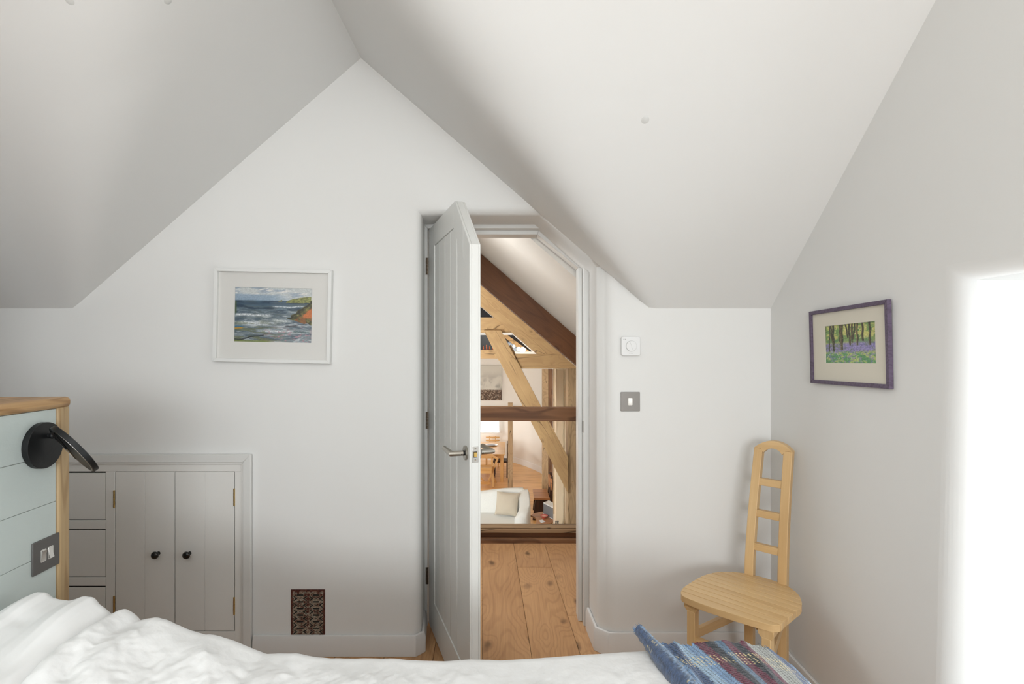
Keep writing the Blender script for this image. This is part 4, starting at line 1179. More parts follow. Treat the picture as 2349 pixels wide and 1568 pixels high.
# ------------------------------------------------------------------ wooden chair in the corner
ZS = 0.45
cr = Vector((.707, -.707, 0)); cb = Vector((.707, .707, 0))      # right along slats, backward
c0 = PZ(1563, 1354.3, ZS)                                        # left end of the first groove: v = 0
c0 = Vector((c0.x, c0.y, 0))
ch = thing('spindle_back_chair', 'pale wooden chair with slatted seat and tall narrow ladder back, in the corner', 'chair', tuple(c0), R(-45))
def CL(p): d = p - c0; return d.dot(cr), d.dot(cb)
def CW(u, v, z): return c0 + cr * u + cb * v + Vector((0, 0, z))
out_px = [(1562, 1360), (1563.5, 1352), (1570, 1345), (1590, 1332), (1612, 1320), (1635, 1313), (1665, 1310.5), (1702, 1313), (1740, 1320.5), (1777, 1331.5), (1802, 1341), (1822.5, 1354), (1835, 1368), (1839.5, 1382), (1837.5, 1392), (1828, 1400), (1818.7, 1407.5), (1809.5, 1415), (1800, 1422.5), (1791.8, 1431.5), (1780, 1433.5), (1762, 1431), (1725, 1420.5), (1665, 1402.5), (1620, 1388), (1590, 1377), (1568, 1367)]
ol = [CL(PZ(px, py, ZS)) for px, py in out_px]
_o = []; _n = len(ol)
for i in range(_n):
    a, b, c, d = (Vector(ol[(i + q) % _n]) for q in (-1, 0, 1, 2))
    for j in range(4):
        t = j / 4; _o.append(tuple(.5 * ((2 * b) + (c - a) * t + (2 * a - 5 * b + 4 * c - d) * t * t + (3 * b - a - 3 * c + d) * t ** 3)))
ol = _o
vmin = min(p[1] for p in ol); vmax = max(p[1] for p in ol)
def chord(v):
    us = []
    for i in range(len(ol)):
        a, b = ol[i], ol[(i + 1) % len(ol)]
        if (a[1] - v) * (b[1] - v) <= 0 and a[1] != b[1]:
            us.append(a[0] + (b[0] - a[0]) * (v - a[1]) / (b[1] - a[1]))
    return min(us), max(us)
SW = .0341
bands = [(vmin + .0005, -.0017)] + [(i * SW + .0017, (i + 1) * SW - .0017) for i in range(9)] + [(9 * SW + .0017, vmax - .0005)]
for a, b in bands:
    n = 7; Lp = []; Rp = []
    for i in range(n + 1):
        v = a + (b - a) * i / n; l, r = chord(v); Lp.append((l, v)); Rp.append((r, v))
    pts = Lp + Rp[::-1]
    mb = MB(); 
    V3 = [CW(u, v, ZS - .024) for u, v in pts]
    nn_ = len(V3); top = [p + Vector((0, 0, .024)) for p in V3]
    mb.add(V3 + top, [list(range(nn_ - 1, -1, -1)), list(range(nn_, 2 * nn_))] + [(i, (i + 1) % nn_, nn_ + (i + 1) % nn_, nn_ + i) for i in range(nn_)],
           [(u, v, 0) for u, v in pts] + [(u, v, .024) for u, v in pts])
    mb.build('seat_slat', 'beech', ch, .0010, angle=50)
uc_ = .5 * sum(chord(.15))
# bearers below the slats
for du in (-.11, .11):
    MB().add([CW(uc_ + du + a, v, z) for a in (-.014, .014) for v in (.0, .29) for z in (ZS - .046, ZS - .024)],
             [(0, 1, 3, 2), (4, 6, 7, 5), (0, 4, 5, 1), (2, 3, 7, 6), (0, 2, 6, 4), (1, 5, 7, 3)], [(v, a, z) for a in (-.014, .014) for v in (.0, .29) for z in (0, .022)]).build('seat_bearer', 'beech', ch, .002)
# front legs
fl_c = [CL(PZ(1590.5, 1395, .40)), CL(PZ(1760.5, 1452, .41))]
lv_ = .5 * (fl_c[0][1] + fl_c[1][1]) + .0
legs = [(fl_c[0][0], lv_), (fl_c[1][0], lv_)]
for u, v in legs:
    mb = MB()
    mb.beam(CW(u, v, 0), CW(u, v, ZS - .052), .036, .030, tuple(cr))
    mb.build('front_leg', 'beech', ch, .002)
    mb = MB(); mb.prism([CW(u - .027, v - .017, ZS - .024), CW(u - .027, v - .017, ZS - .042), CW(u - .018, v - .017, ZS - .054), CW(u + .018, v - .017, ZS - .054), CW(u + .024, v - .017, ZS - .040), CW(u + .024, v - .017, ZS - .024)], cb * .044, 2)
    mb.build('leg_bracket', 'beech', ch, .0015)
# back stiles follow the leaning curve
Yst = .327
stl = CL(PZ(1722, 1319, ZS)); str_ = CL(PZ(1791, 1340, ZS))
vst = .315 + .03
us_l, us_r = CL(PZ(1722, 1316, ZS))[0], CL(PZ(1792, 1337, ZS))[0]
us_m = .5 * (us_l + us_r); us_l, us_r = us_m - .0635, us_m + .0635
def vz(z):
    t = max(0, z - ZS) / .54; return vst + .10 * t ** 1.5
zz = [0, .2, .42, .5, .58, .66, .74, .82, .90, .955]
def sweep(name, path_uz, w_, dth, parent=ch, thick_dir=cb):
    """path of (u,z) in the back plane, w_ = half width vectors computed from path"""
    vs = []; fs = []; gr = []; n_ = len(path_uz); L = 0
    for i, (u, z) in enumerate(path_uz):
        a = path_uz[max(0, i - 1)]; b = path_uz[min(n_ - 1, i + 1)]
        d = Vector((b[0] - a[0], b[1] - a[1])).normalized(); nn = Vector((-d.y, d.x))
        if i: L += math.hypot(u - path_uz[i - 1][0], z - path_uz[i - 1][1])
        for s1, s2 in ((-1, -1), (1, -1), (1, 1), (-1, 1)):
            uu, z2 = u + nn.x * s1 * w_ / 2, z + nn.y * s1 * w_ / 2
            vs.append(CW(uu, vz(z2) + s2 * dth / 2, z2)); gr.append((L, s1 * w_ / 2, s2 * dth / 2))
    for i in range(n_ - 1):
        for q in range(4): fs.append((i * 4 + q, i * 4 + (q + 1) % 4, (i + 1) * 4 + (q + 1) % 4, (i + 1) * 4 + q))
    fs += [(3, 2, 1, 0), tuple((n_ - 1) * 4 + q for q in range(4))]
    return MB().add(vs, fs, gr).build(name, 'beech', parent, .0022, angle=45)
for sgn, ub in ((-1, us_l), (1, us_r)):
    sweep('back_stile', [(ub - sgn * .006 * max(0, z - .5) / .45, z) for z in zz], .034, .030)
HWt = .0635 - .006
arc = []
for i in range(13):
    a = -1 + 2 * i / 12; arc.append((us_m + a * (HWt - .017), .955 + .018 * (1 - a * a) - .003))
vs = []; fs = []; gr = []
ztop = .988
nA = 16
for i in range(nA + 1):
    a = -1 + 2 * i / nA; u = us_m + a * (HWt + .017)
    zo = .955 + .034 * (1 - a * a) ** .9
    ai = min(1, abs(a) * (HWt + .017) / (HWt - .017))
    zi_ = .9555 if ai >= 1 else .930 + .030 * (1 - ai * ai) ** .7
    zi_ = min(zi_, zo - .001)
    for zq in (zi_, zo):
        for s2 in (-1, 1): vs.append(CW(u, vz(zq) + s2 * .015, zq)); gr.append((u, zq, s2 * .015))
for i in range(nA):
    b = i * 4; c_ = b + 4
    fs += [(b, c_, c_ + 2, b + 2), (b + 1, b + 3, c_ + 3, c_ + 1), (b + 2, c_ + 2, c_ + 3, b + 3), (b, b + 1, c_ + 1, c_)]
fs += [(0, 2, 3, 1), (nA * 4, nA * 4 + 1, nA * 4 + 3, nA * 4 + 2)]
MB().add(vs, fs, gr).build('crest_rail', 'beech', ch, .0015, angle=45)
for zr in (.566, .697, .822):
    q = MB().beam(CW(us_m - .05, vz(zr), zr), CW(us_m + .05, vz(zr), zr), .022, .029); q.build('rung', 'beech', ch, .0015)
# stretchers
zst = .305
MB().beam(CW(legs[0][0], lv_ + .01, zst), CW(us_l, vz(0) - .008, zst + .004), .018, .034).build('side_stretcher', 'beech', ch, .0015)
MB().beam(CW(legs[1][0], lv_ + .01, zst), CW(us_r, vz(0) - .008, zst + .004), .018, .034).build('side_stretcher', 'beech', ch, .0015)
MB().beam(CW(legs[0][0] + .012, lv_, zst - .022), CW(legs[1][0] - .012, lv_, zst - .022), .020, .034).build('front_stretcher', 'beech', ch, .0015)

# ================================================================== the barn beyond the door
ZF = -2.15
def roofline(Y): return None
# landing: guard rail and sill beam at its edge
YK = 3.775
sb = thing('sill_beam', 'cracked oak sill beam lying across the landing edge', 'beam', (0, YK, 0))
MB().box(-1.25, 1.3, YK + .025, YK + .110, .0935, .1005).build('upper_timber', 'oak_sill', sb, .002)
MB().box(-1.25, 1.3, YK + .027, YK + .109, .088, .0935).build('crack', 'dark_gap', sb)
MB().box(-1.25, 1.3, YK + .022, YK + .110, .061, .0905).build('middle_timber', 'oak_sill', sb, .003)
MB().box(-1.25, 1.3, YK + .048, YK + .110, .012, .061).build('lower_timber', 'oak_dark', sb, .003)
MB().box(-1.25, 1.3, YK - .010, YK + .05, -.010, .026).build('floor_trim', 'oak_rail', sb, .004)
gr_ = MB().beam((-1.3, 3.95, .895), (1.3, 3.95, .895), .09, .098).build('guard_rail', 'oak_rail', None, .004)
tag(gr_, 'dark oak guard rail crossing the doorway view above the landing edge', 'rail')
# barn shell
struct(MB().box(-5.5, 3.6, YK + .25, 18.5, ZF - .1, ZF - .021).build('subfloor_lower', 'dark_gap'))
fb = srt('floor_lower', (0, 8, ZF))
yb = 9.0; i = 0
while yb < 17.6:
    wdt = .15
    x0 = -4.0; jx = [-4.0, -1.2 + random.uniform(-1, .9), .55 + random.uniform(-.4, 1.2), 3.4]
    for a, b in zip(jx[:-1], jx[1:]):
        MB().box(a + .001, b - .001, yb + .001, yb + wdt - .001, ZF - .02, ZF, 0).build('plank', 'floor_barn', fb)
    yb += wdt; i += 1
# curved far wall with skirting
cw = []
for a, yy in ((-5.3, 18.3), (-3.5, 18.1), (-2.0, 17.7), (-1.0, 17.35), (-.3, 17.05), (.1, 16.8), (.45, 16.3), (.75, 15.7), (.95, 15.2), (1.15, 14.5), (1.3, 13.6), (1.38, 12.6)):
    cw.append((a, yy))
def curved(name, path, z0, z1, t, mat):
    pts = [Vector(p) for p in path]; vs = []; fs = []
    for i, p in enumerate(pts):
        d = (pts[min(i + 1, len(pts) - 1)] - pts[max(i - 1, 0)]).normalized(); nn = Vector((-d.y, d.x))
        for q in (0, t):
            for z in (z0, z1): vs.append((p.x + nn.x * q, p.y + nn.y * q, z))
    for i in range(len(pts) - 1):
        b = i * 4; c = b + 4
        fs += [(b, c, c + 1, b + 1), (b + 2, b + 3, c + 3, c + 2), (b + 1, c + 1, c + 3, b + 3), (b, b + 2, c + 2, c)]
    fs += [(0, 1, 3, 2), (len(pts) * 4 - 4, len(pts) * 4 - 2, len(pts) * 4 - 1, len(pts) * 4 - 3)]
    return MB().add(vs, fs).build(name, mat, None, smooth=True, angle=50)
def spline(path, n=6):
    P_ = [Vector(p) for p in path]; out = []
    for i in range(len(P_) - 1):
        a, b, c, d = P_[max(i - 1, 0)], P_[i], P_[i + 1], P_[min(i + 2, len(P_) - 1)]
        for j in range(n):
            t = j / n
            out.append(tuple(.5 * ((2 * b) + (c - a) * t + (2 * a - 5 * b + 4 * c - d) * t * t + (3 * b - a - 3 * c + d) * t ** 3)))
    out.append(tuple(P_[-1])); return out
cws = spline(cw)
struct(curved('wall_curved', cws, ZF, -.3, .12, 'barnwall'))
struct(curved('baseboard_curved', [(p[0] - .01, p[1] - .02) for p in cws], ZF, ZF + .17, .018, 'white'))
# upper gable wall, set above the curved wall, with a wood band
YG = 16.0
struct(MB().box(-5.4, 3.5, YG, YG + .15, -.30, 3.9).build('wall_far', 'barnwall'))
bandz = P(1150, 936, 15.9).z
wbm = MB().beam((-4.0, 15.95, bandz), ((1212 - CX) * 15.95 / F, 15.95, bandz), .10, .11).build('wall_plate', 'oak_beam', None, .005)
tag(wbm, 'horizontal oak band running along the far barn wall below the painting', 'beam')
struct(MB().box(-5.55, -5.4, YK, 18.6, ZF, 3.9).build('wall_left_lower', 'barnwall'))
struct(MB().box(1.55, 1.7, 2.8, 18.6, ZF, 3.0).build('wall_right_lower', 'barnwall'))
struct(MB().box(-5.4, -1.5, 2.80, 2.9, ZF, 3.9).build('wall_near_lower', 'barnwall'))
struct(MB().box(-1.5, 2.0, 3.6, 3.7, ZF, -.31).build('wall_landing', 'barnwall'))
struct(MB().box(-1.5, -1.32, 2.81, 5.6, ZF, 2.6).build('light_block_landing', 'barnwall'))  # unseen wall, added to stop barn light reaching the door frame
# roof slope: continues the gable slope; a lower soffit close to the door
def slope(name, y0, y1, off, mat='barnwall', x1=1.9, x0=RX, t=.12):
    zo = lambda x: RZ - TG * (x - RX) + off
    return MB().prism([(x0, y0, zo(x0)), (x1, y0, zo(x1)), (x1, y0, zo(x1) + t), (x0, y0, zo(x0) + t)], (0, y1 - y0, 0)).build(name, mat)
struct(slope('ceiling_soffit', 2.80, 3.40, -.045))
struct(slope('ceiling_barn_right', 3.40, 16.0, .0))
zo = lambda x: RZ - TG * (RX - x) + .05
struct(MB().prism([(RX, 2.9, zo(RX)), (-5.4, 2.9, zo(-5.4)), (-5.4, 2.9, zo(-5.4) + .12), (RX, 2.9, zo(RX) + .12)], (0, 13.1, 0)).build('ceiling_barn_left', 'barnwall'))

# near dark rafter
def px_poly_beam(name, pts, Y, th, mat, parent=None, g='long', bev=.004):
    """timber whose face outline at distance Y is given by picture points; th deep behind it"""
    W3 = [P(x, y, Y) for x, y in pts]
    d = (W3[1] - W3[0]).normalized(); nn = Vector((-d.z, 0, d.x))
    a = W3; b = [p + Vector((0, th, 0)) for p in W3]; n = len(a)
    gr = [((p - W3[0]).dot(d), (p - W3[0]).dot(nn), 0) for p in a] + [((p - W3[0]).dot(d), (p - W3[0]).dot(nn), th) for p in a]
    fs = [list(range(n)), list(range(2 * n - 1, n - 1, -1))] + [(i, n + i, n + (i + 1) % n, (i + 1) % n) for i in range(n)]
    return MB().add(a + b, fs, gr).build(name, mat, parent, bev)
rb = px_poly_beam('roof_rafter', [(1010, 503.5), (1400, 831), (1400, 903), (1010, 572)], 5.38, .18, 'oak_dark')
tag(rb, 'large dark brown rafter slanting down to the right above the landing', 'beam')

# oak truss
YT = 8.0
tr = thing('oak_truss', 'pale oak roof truss with braces and post, beyond the dark rafter', 'roof truss', tuple(P(1312, 1340, YT)))
px_poly_beam('principal_rafter', [(1076, 631), (1296, 818), (1240, 818), (1076, 679)], YT, .20, 'oak_beam', tr)
px_poly_beam('collar', [(1072, 727), (1141, 727.5), (1181, 762), (1072, 762)], YT + .02, .16, 'oak_beam', tr)
px_poly_beam('tie_beam', [(1180, 811), (1288, 812), (1326, 845), (1195, 845)], YT - .01, .18, 'oak_beam', tr)
px_poly_beam('tie_beam', [(1072, 802), (1136, 802), (1150, 822), (1072, 822)], YT + .20, .12, 'oak_beam', tr)
px_poly_beam('brace', [(1109, 757), (1303.5, 1132), (1303.5, 1049), (1149, 757)], YT - .04, .14, 'oak_beam', tr)
px_poly_beam('brace', [(1133, 813), (1160, 845), (1200, 845), (1172, 790)], YT + .12, .10, 'oak_beam', tr)
px_poly_beam('post', [(1303, 845), (1303, 1340), (1345, 1340), (1345, 845)], YT, .30, 'oak_grey', tr)
for (a, b) in ((1173, 820), (1118, 752), (1132, 752), (1262, 818), (1314, 1105), (1314, 1125)):
    MB().lathe([(.012, 0), (.010, .012), (.001, .014)], P(a, b, YT - .04), (0, -1, 0), 10).build('peg', 'oak_beam', tr)

# glazed gable behind the truss
YW = 12.6
gw = srt('window_3', tuple(P(1103, 812, YW)))
gl = [(1030, 812), (1236, 812), (1133, 724), (1030, 634)]
def wp(pts, Y, th, mat, name, parent, bev=0.0): return px_poly_beam(name, pts, Y, th, mat, parent, bev=bev)
wp([(1030, 809), (1230, 809), (1129, 724), (1030, 640)], YW + .05, .01, 'glass_dark', 'pane', gw)
wp([(1030, 806), (1233, 806), (1240, 813), (1030, 813)], YW, .06, 'white', 'frame_rail', gw)
wp([(1127, 715), (1240, 812), (1228, 812), (1114, 713)], YW - .01, .06, 'white', 'frame_rail', gw)
wp([(1040, 640), (1127, 715), (1114, 713), (1030, 643)], YW - .01, .06, 'white', 'frame_rail', gw)
wp([(1030, 759), (1168, 759), (1176, 768), (1030, 768)], YW - .005, .05, 'white', 'transom', gw)
# beams seen in the glass
wp([(1150, 768), (1164, 768), (1216, 806), (1198, 806)], YW + .02, .02, 'oak_beam', 'glazing_strut', gw)
# globe lights hanging in front of it
for j, (a, b, rr) in enumerate(((1179, 793.5, .028), (1190, 800, .045), (1199, 802, .062))):
    c = P(a, b, YW - .35 - .16 * j)
    lt = thing('pendant_light', ['small glowing pendant bulb, left of the three below the gable window', 'middle glowing pendant bulb of the three below the gable window', 'largest glowing pendant bulb, right of the three below the gable window'][j], 'lamp', tuple(c), group=None)
    MB().lathe([(rr * math.sin(t_), -rr * math.cos(t_)) for t_ in np.linspace(.05, 3.09, 10)], c, (0, 0, 1), 18).build('bulb', 'bulb', lt, smooth=True)
    MB().tube([c + Vector((0, 0, rr)), c + Vector((0, 0, .5))], .004, 6).build('flex', 'black', lt)
# small amber candlesticks along the window ledge
for j in range(5):
    a = 1109 + j * 7.2; top = 794 - (3 if j % 2 else 0)
    c = P(a, 801.5, 9.2); hz = (803 - top) * 9.2 / F
    o = MB().lathe([(.020, 0), (.020, .01), (.008, .02), (.012, hz * .5), (.007, hz * .7), (.009, hz), (.001, hz + .002)], (c.x, c.y, c.z - .01), (0, 0, 1), 12).build('candlestick', 'amber', None, smooth=True)
    tag(o, ['amber candlestick at the left end of the row on the barn ledge', 'second amber candlestick from the left on the barn ledge', 'middle amber candlestick of the five on the barn ledge', 'fourth amber candlestick from the left on the barn ledge', 'rightmost amber candlestick on the barn ledge, beside the oak brace'][j], 'candlestick', 'amber candlesticks on the barn ledge')
lg = MB().box(P(1030, 0, 9.2).x, P(1142, 0, 9.2).x, 9.12, 9.32, P(0, 806, 9.2).z, P(0, 802.3, 9.2).z).build('ledge_shelf', 'oak_beam', None, .004)
tag(lg, 'narrow oak ledge carrying the amber candlesticks behind the truss', 'shelf')

# painting on the far wall
c = P(1118, 878, 15.96)
W_, H_ = 66 * 15.96 / F, 80 * 15.96 / F
t_ = thing('storm_painting', 'large unframed painting of a pale stormy sky over brown ground, on the far wall', 'picture', tuple(c))
MB().box(c.x - W_ / 2, c.x + W_ / 2, 15.955, 15.995, c.z - H_ / 2, c.z + H_ / 2).build('canvas', 'mount', t_)
UU, VV = np.meshgrid(np.linspace(0, 1, 70), np.linspace(0, 1, 90))
gridmesh('painting', np.stack([c.x - W_ / 2 + UU * W_, 15.953 + 0 * UU, c.z + H_ / 2 - VV * H_], -1), 'art', t_, colors=tolin(art_storm(UU, VV)), smooth=False, flip=False)

# window with white light in the curved wall
c0w, c1w = P(1080, 970, 16.9), P(1144, 990, 16.9)
w3 = srt('window_4', (c0w.x, 17.0, c1w.z))
MB().box(c0w.x - 1.5, c1w.x, 16.93, 17.05, c1w.z, c1w.z + 1.2).build('blind', 'blind', w3)
MB().box(c0w.x - 1.5, c1w.x + .05, 16.80, 16.98, c1w.z - .035, c1w.z).build('window_sill', 'white', w3, .004)
MB().box(c1w.x, c1w.x + .05, 16.90, 17.0, c1w.z, c1w.z + 1.2).build('frame_stile', 'white', w3, .004)

# posts of the lower room
p = MB().beam(P(1170.5, 0, 13.0) * 0 + Vector((P(1170.5, 0, 13.0).x, 13.0, ZF)), Vector((P(1170.5, 0, 13.0).x, 13.0, .1)), .115, .115, (0, 1, 0)).build('oak_post', 'oak_grey', None, .005)
tag(p, 'slim grey oak post standing behind the sofa, left of the brace', 'post')
xq = P(1255.5, 0, 12.4).x
zq = P(0, 846, 12.4).z
sp_ = thing('split_oak_post', 'wide grey oak post with a long split, standing behind the dark bench', 'post', (xq, 12.4, ZF))
MB().beam((xq - .052, 12.4, ZF), (xq - .052, 12.4, zq), .140, .2, (0, 1, 0)).build('post_half', 'oak_grey', sp_, .006)
MB().beam((xq + .073, 12.43, ZF), (xq + .073, 12.43, zq), .104, .2, (0, 1, 0)).build('post_half', 'oak_rail', sp_, .006)  # darker timber puts the shaded right side into the colour
# pale boarded window reveal/post at the right
pp = thing('pale_timber_lining', 'tall pale cream timber lining boards beside the oak post', 'post', tuple(P(1285, 1300, 9.0)))
px_poly_beam('lining_board', [(1275, 846), (1275, 1340), (1293, 1340), (1293, 846)], 8.75, .25, 'oak_pale', pp)
px_poly_beam('lining_board', [(1293.6, 846), (1293.6, 1340), (1300, 1340), (1300, 846)], 8.77, .25, 'oak_pale', pp)
px_poly_beam('lining_board', [(1270, 846), (1270, 1340), (1275, 1340), (1275, 846)], 9.0, .12, 'oak_grey', pp)
px_poly_beam('lining_board', [(1300.4, 846), (1300.4, 1340), (1305, 1340), (1305, 846)], 8.8, .2, 'oak_pale', pp)

# sofa
SX = lambda px, Y: (px - CX) * Y / F
sf = thing('sofa', 'cream linen sofa with a curved back and sloping arm, on the lower floor', 'sofa', (-.4, 9.9, ZF))
def rbox(name, x0, x1, y0, y1, z0, z1, mat, parent, bev, seg=5): return MB().box(x0, x1, y0, y1, z0, z1).build(name, mat, parent, bev, seg=seg)
yb0 = 10.35
xr = SX(1213, yb0)
# curved back top: higher in the middle/right shoulder
bt_ = []
N = 18
vs = []; fs = []
for i in range(N + 1):
    t = i / N; x = -1.75 + (xr + 1.75) * t
    px = CX + x * F / yb0
    ytop = np.interp(px, [960, 1105, 1135, 1160, 1185, 1200, 1207, 1212, 1215], [1128, 1125, 1121, 1118.5, 1117.5, 1117.5, 1119.5, 1126, 1150])
    zt_ = P(px, float(ytop), yb0).z
    for (dy, z) in ((-.10, ZF + .12), (-.10, zt_ - .05), (-.06, zt_ - .01), (0, zt_), (.07, zt_ - .02), (.10, zt_ - .08), (.10, ZF + .12)): vs.append((x, yb0 + dy, z))
m7 = 7
for i in range(N):
    for j in range(m7): fs.append((i * m7 + j, i * m7 + (j + 1) % m7, (i + 1) * m7 + (j + 1) % m7, (i + 1) * m7 + j))
fs += [list(range(m7)), [N * m7 + j for j in range(m7)]]
MB().add(vs, fs).build('back', 'sofa', sf, smooth=True, angle=60)
# right arm: slopes from the back shoulder down to the front
arm = []
ya = 9.45
stations = [(10.42, 1213, 1122), (10.2, 1214, 1124), (10.0, 1216, 1140), (9.8, 1217, 1158), (9.6, 1214, 1168), (ya, 1206, 1185)]
vs = []; fs = []
for (Y, px, py) in stations:
    top = P(px, py, Y); xo = top.x; zt_ = top.z; w2 = .20
    for (dx, z) in ((0, ZF + .1), (0, zt_ - .04), (-.02, zt_), (-w2 * .6, zt_ + .0), (-w2, zt_ - .04), (-w2 - .02, ZF + .1)): vs.append((xo + dx, Y, z))
for i in range(len(stations) - 1):
    for j in range(6): fs.append((i * 6 + j, i * 6 + (j + 1) % 6, (i + 1) * 6 + (j + 1) % 6, (i + 1) * 6 + j))
fs += [list(range(6)), [(len(stations) - 1) * 6 + j for j in range(6)]]
MB().add(vs, fs).build('arm', 'sofa', sf, smooth=True, angle=60)
rbox('arm', -1.95, -1.74, ya, 10.4, ZF + .1, ZF + .62, 'sofa', sf, .05)
rbox('seat_cushion', -1.73, SX(1187, 9.7), 9.38, 10.28, P(0, 1184, 10.0).z - .16, P(0, 1184, 10.0).z, 'sofa', sf, .05)
rbox('base', -1.73, SX(1187, 9.7), 9.42, 10.3, ZF + .08, P(0, 1184, 10.0).z - .15, 'sofa', sf, .02)
for x in (-1.8, SX(1190, 9.8)):
    for y in (9.55, 10.3): MB().box(x - .03, x + .03, y - .03, y + .03, ZF, ZF + .12).build('leg', 'walnut', sf)

def cushion(name, c, w_, h_, d_, rx, rz, mat, label, ry=0):
    n = 20; a = np.linspace(-1, 1, n); A, B = np.meshgrid(a, a)
    th = d_ / 2 * (1 - A ** 4) ** .5 * (1 - B ** 4) ** .5 * (.75 + .25 * (1 - A ** 2) * (1 - B ** 2))
    th = th * (1 + .25 * (fbm(A * 2 + 5, B * 2 + 9, 5, 3) - .5))
    pin = 1 - .07 * (1 - A ** 2) * 0
    Xl = A * w_ / 2 * (1 - .06 * (1 - B ** 2)); Zl = B * h_ / 2 * (1 - .06 * (1 - A ** 2))
    f = np.stack([Xl, -th, Zl], -1); b = np.stack([Xl, th, Zl], -1)[:, ::-1]
    rot = np.array((Matrix.Rotation(rz, 3, 'Z') @ Matrix.Rotation(rx, 3, 'X') @ Matrix.Rotation(ry, 3, 'Y')))
    vs = []; fs = []
    for part in (f, b):
        n0 = len(vs); Q = part.reshape(-1, 3) @ rot.T + np.array(c)
        vs += [Vector(q) for q in Q]
        for i in range(n - 1):
            for j in range(n - 1): fs.append((n0 + i * n + j, n0 + i * n + j + 1, n0 + (i + 1) * n + j + 1, n0 + (i + 1) * n + j))
    mb = MB(); mb.add(vs, fs); o = mb.build(name, mat, None, smooth=True, angle=180)
    return tag(o, label, 'cushion')
cc_ = P(1163, 1155, 10.02)
cushion('cushion', tuple(cc_), .43, .43, .17, R(-14), R(-6), 'cushion', 'square taupe linen cushion leaning on the cream sofa', ry=R(4))

# dining table with plates
dt = thing('dining_table', 'long pale wooden dining table behind the sofa', 'table', (-1.0, 15.2, ZF))
zt_ = ZF + .75
xr_ = SX(1160, 14.9)
MB().box(-2.3, xr_ - .02, 14.25, 16.2, zt_ - .035, zt_).build('tabletop', 'pine', dt, .006)
for x in (-2.2, xr_ - .10):
    for y in (14.33, 16.1): MB().box(x - .042, x + .042, y - .042, y + .042, ZF, zt_ - .035, 2).build('leg', 'pine', dt, .004)
MB().box(-2.2, xr_ - .14, 14.31, 14.34, zt_ - .12, zt_ - .035).build('apron', 'pine', dt, .002)
MB().box(xr_ - .11, xr_ - .08, 14.37, 16.05, zt_ - .12, zt_ - .035, 1).build('apron', 'pine', dt, .002)
def plate(c, r, n, label):
    t_ = thing('plate', label, 'plate', tuple(c))
    MB().lathe([(r * .5, 0), (r * .55, .004), (r * .8, .012), (r, .028), (r * .99, .031), (r * .78, .018), (.01, .010)], c, (0, 0, 1), 28).build('dish', 'white', t_, smooth=True)
    MB().lathe([(r * .2, .012), (r * .65, .018), (r * .6, .022), (.01, .024)], c, (0, 0, 1), 20).build('centre', 'walnut', t_, smooth=True)
plate(Vector((SX(1126.5, 15.55), 15.55, zt_)), .20, 1, 'wide white platter with a dark centre on the dining table')
o = MB().box(SX(1124, 15.0), SX(1131, 15.0), 14.95, 15.03, zt_, zt_ + .02).build('table_box', 'walnut', None, .003)
tag(o, 'tiny dark box lying on the dining table in front of the platter', 'box')

# slat-back chair behind the table
def slat_chair(c, rz, label, mat='pine'):
    t_ = thing('slat_chair', label, 'chair', c, rz)
    Q = ROOTM[t_.name]
    for j, zz_ in enumerate((.66, .75, .84)):
        vs = []; fs = []
        for i in range(9):
            a = -1 + 2 * i / 8; x = a * .21; y = .03 * a * a; h = .03 * (1 - .25 * a * a)
            for dy in (0, -.014):
                for dz in (-h, h): vs.append((x, y + dy, zz_ + dz))
        for i in range(8):
            b = i * 4; e = b + 4; fs += [(b, b + 1, e + 1, e), (b + 2, e + 2, e + 3, b + 3), (b + 1, b + 3, e + 3, e + 1), (b, e, e + 2, b + 2)]
        fs += [(0, 2, 3, 1), (32, 33, 35, 34)]
        MB(Q).add(vs, fs).build('back_slat', mat, t_)
    for x in (-.09, .09): MB(Q).beam((x, .015, .42), (x, .02, .89), .03, .02, (0, 1, 0)).build('back_upright', mat, t_)
    MB(Q).box(-.21, .21, -.42, .0, .42, .45).build('seat', mat, t_, .01)
    for x in (-.18, .18):
        for y in (-.38, -.03): MB(Q).box(x - .018, x + .018, y - .018, y + .018, 0, .42, 2).build('leg', mat, t_)
slat_chair((SX(1130.5, 16.6), 16.45, ZF), 0, 'light wooden chair with a curved three-slat back, at the far side of the dining table')

# folding chair in front of the table (seen from its side/back)
fc = thing('folding_chair', 'light wooden folding chair with crossed legs, at the near end of the dining table', 'chair', (SX(1105, 13.9), 13.9, ZF))
def fp(px, py, Y=13.9): return P(px, py, Y)
MB().beam(fp(1128, 1041, 14.0), fp(1131.5, 1117, 13.62), .04, .055, (1, 0, 0)).build('leg', 'pine', fc, .004)
MB().beam(fp(1142, 1050, 13.95), fp(1116, 1117, 13.95), .03, .05, (1, 0, 0)).build('leg', 'pine', fc, .004)
MB().beam(fp(1129, 1085, 14.05), fp(1137.5, 1107, 14.05), .04, .045, (1, 0, 0)).build('leg', 'pine', fc, .004)
MB().beam(fp(1128, 1044), fp(1143, 1052), .05, .05).build('arm', 'pine', fc, .004)
MB().beam(fp(1060, 1047), fp(1129, 1047), .03, .085).build('back_slat', 'pine', fc, .004)
MB().box(fp(1060, 0).x, fp(1129, 0).x, 13.6, 14.0, fp(0, 1074).z, fp(0, 1069).z + .02).build('seat', 'pine', fc, .01)
MB().beam(fp(1060, 1082, 13.62), fp(1128, 1082, 13.62), .03, .07).build('seat_rail', 'pine', fc, .003)
MB().beam(fp(1095, 1085, 13.7), fp(1112, 1106, 13.7), .03, .04, (1, 0, 0)).build('leg', 'pine', fc, .003)
MB().beam(fp(1090, 1107, 13.7), fp(1126, 1107, 13.7), .04, .07).build('foot_rail', 'pine', fc, .003)
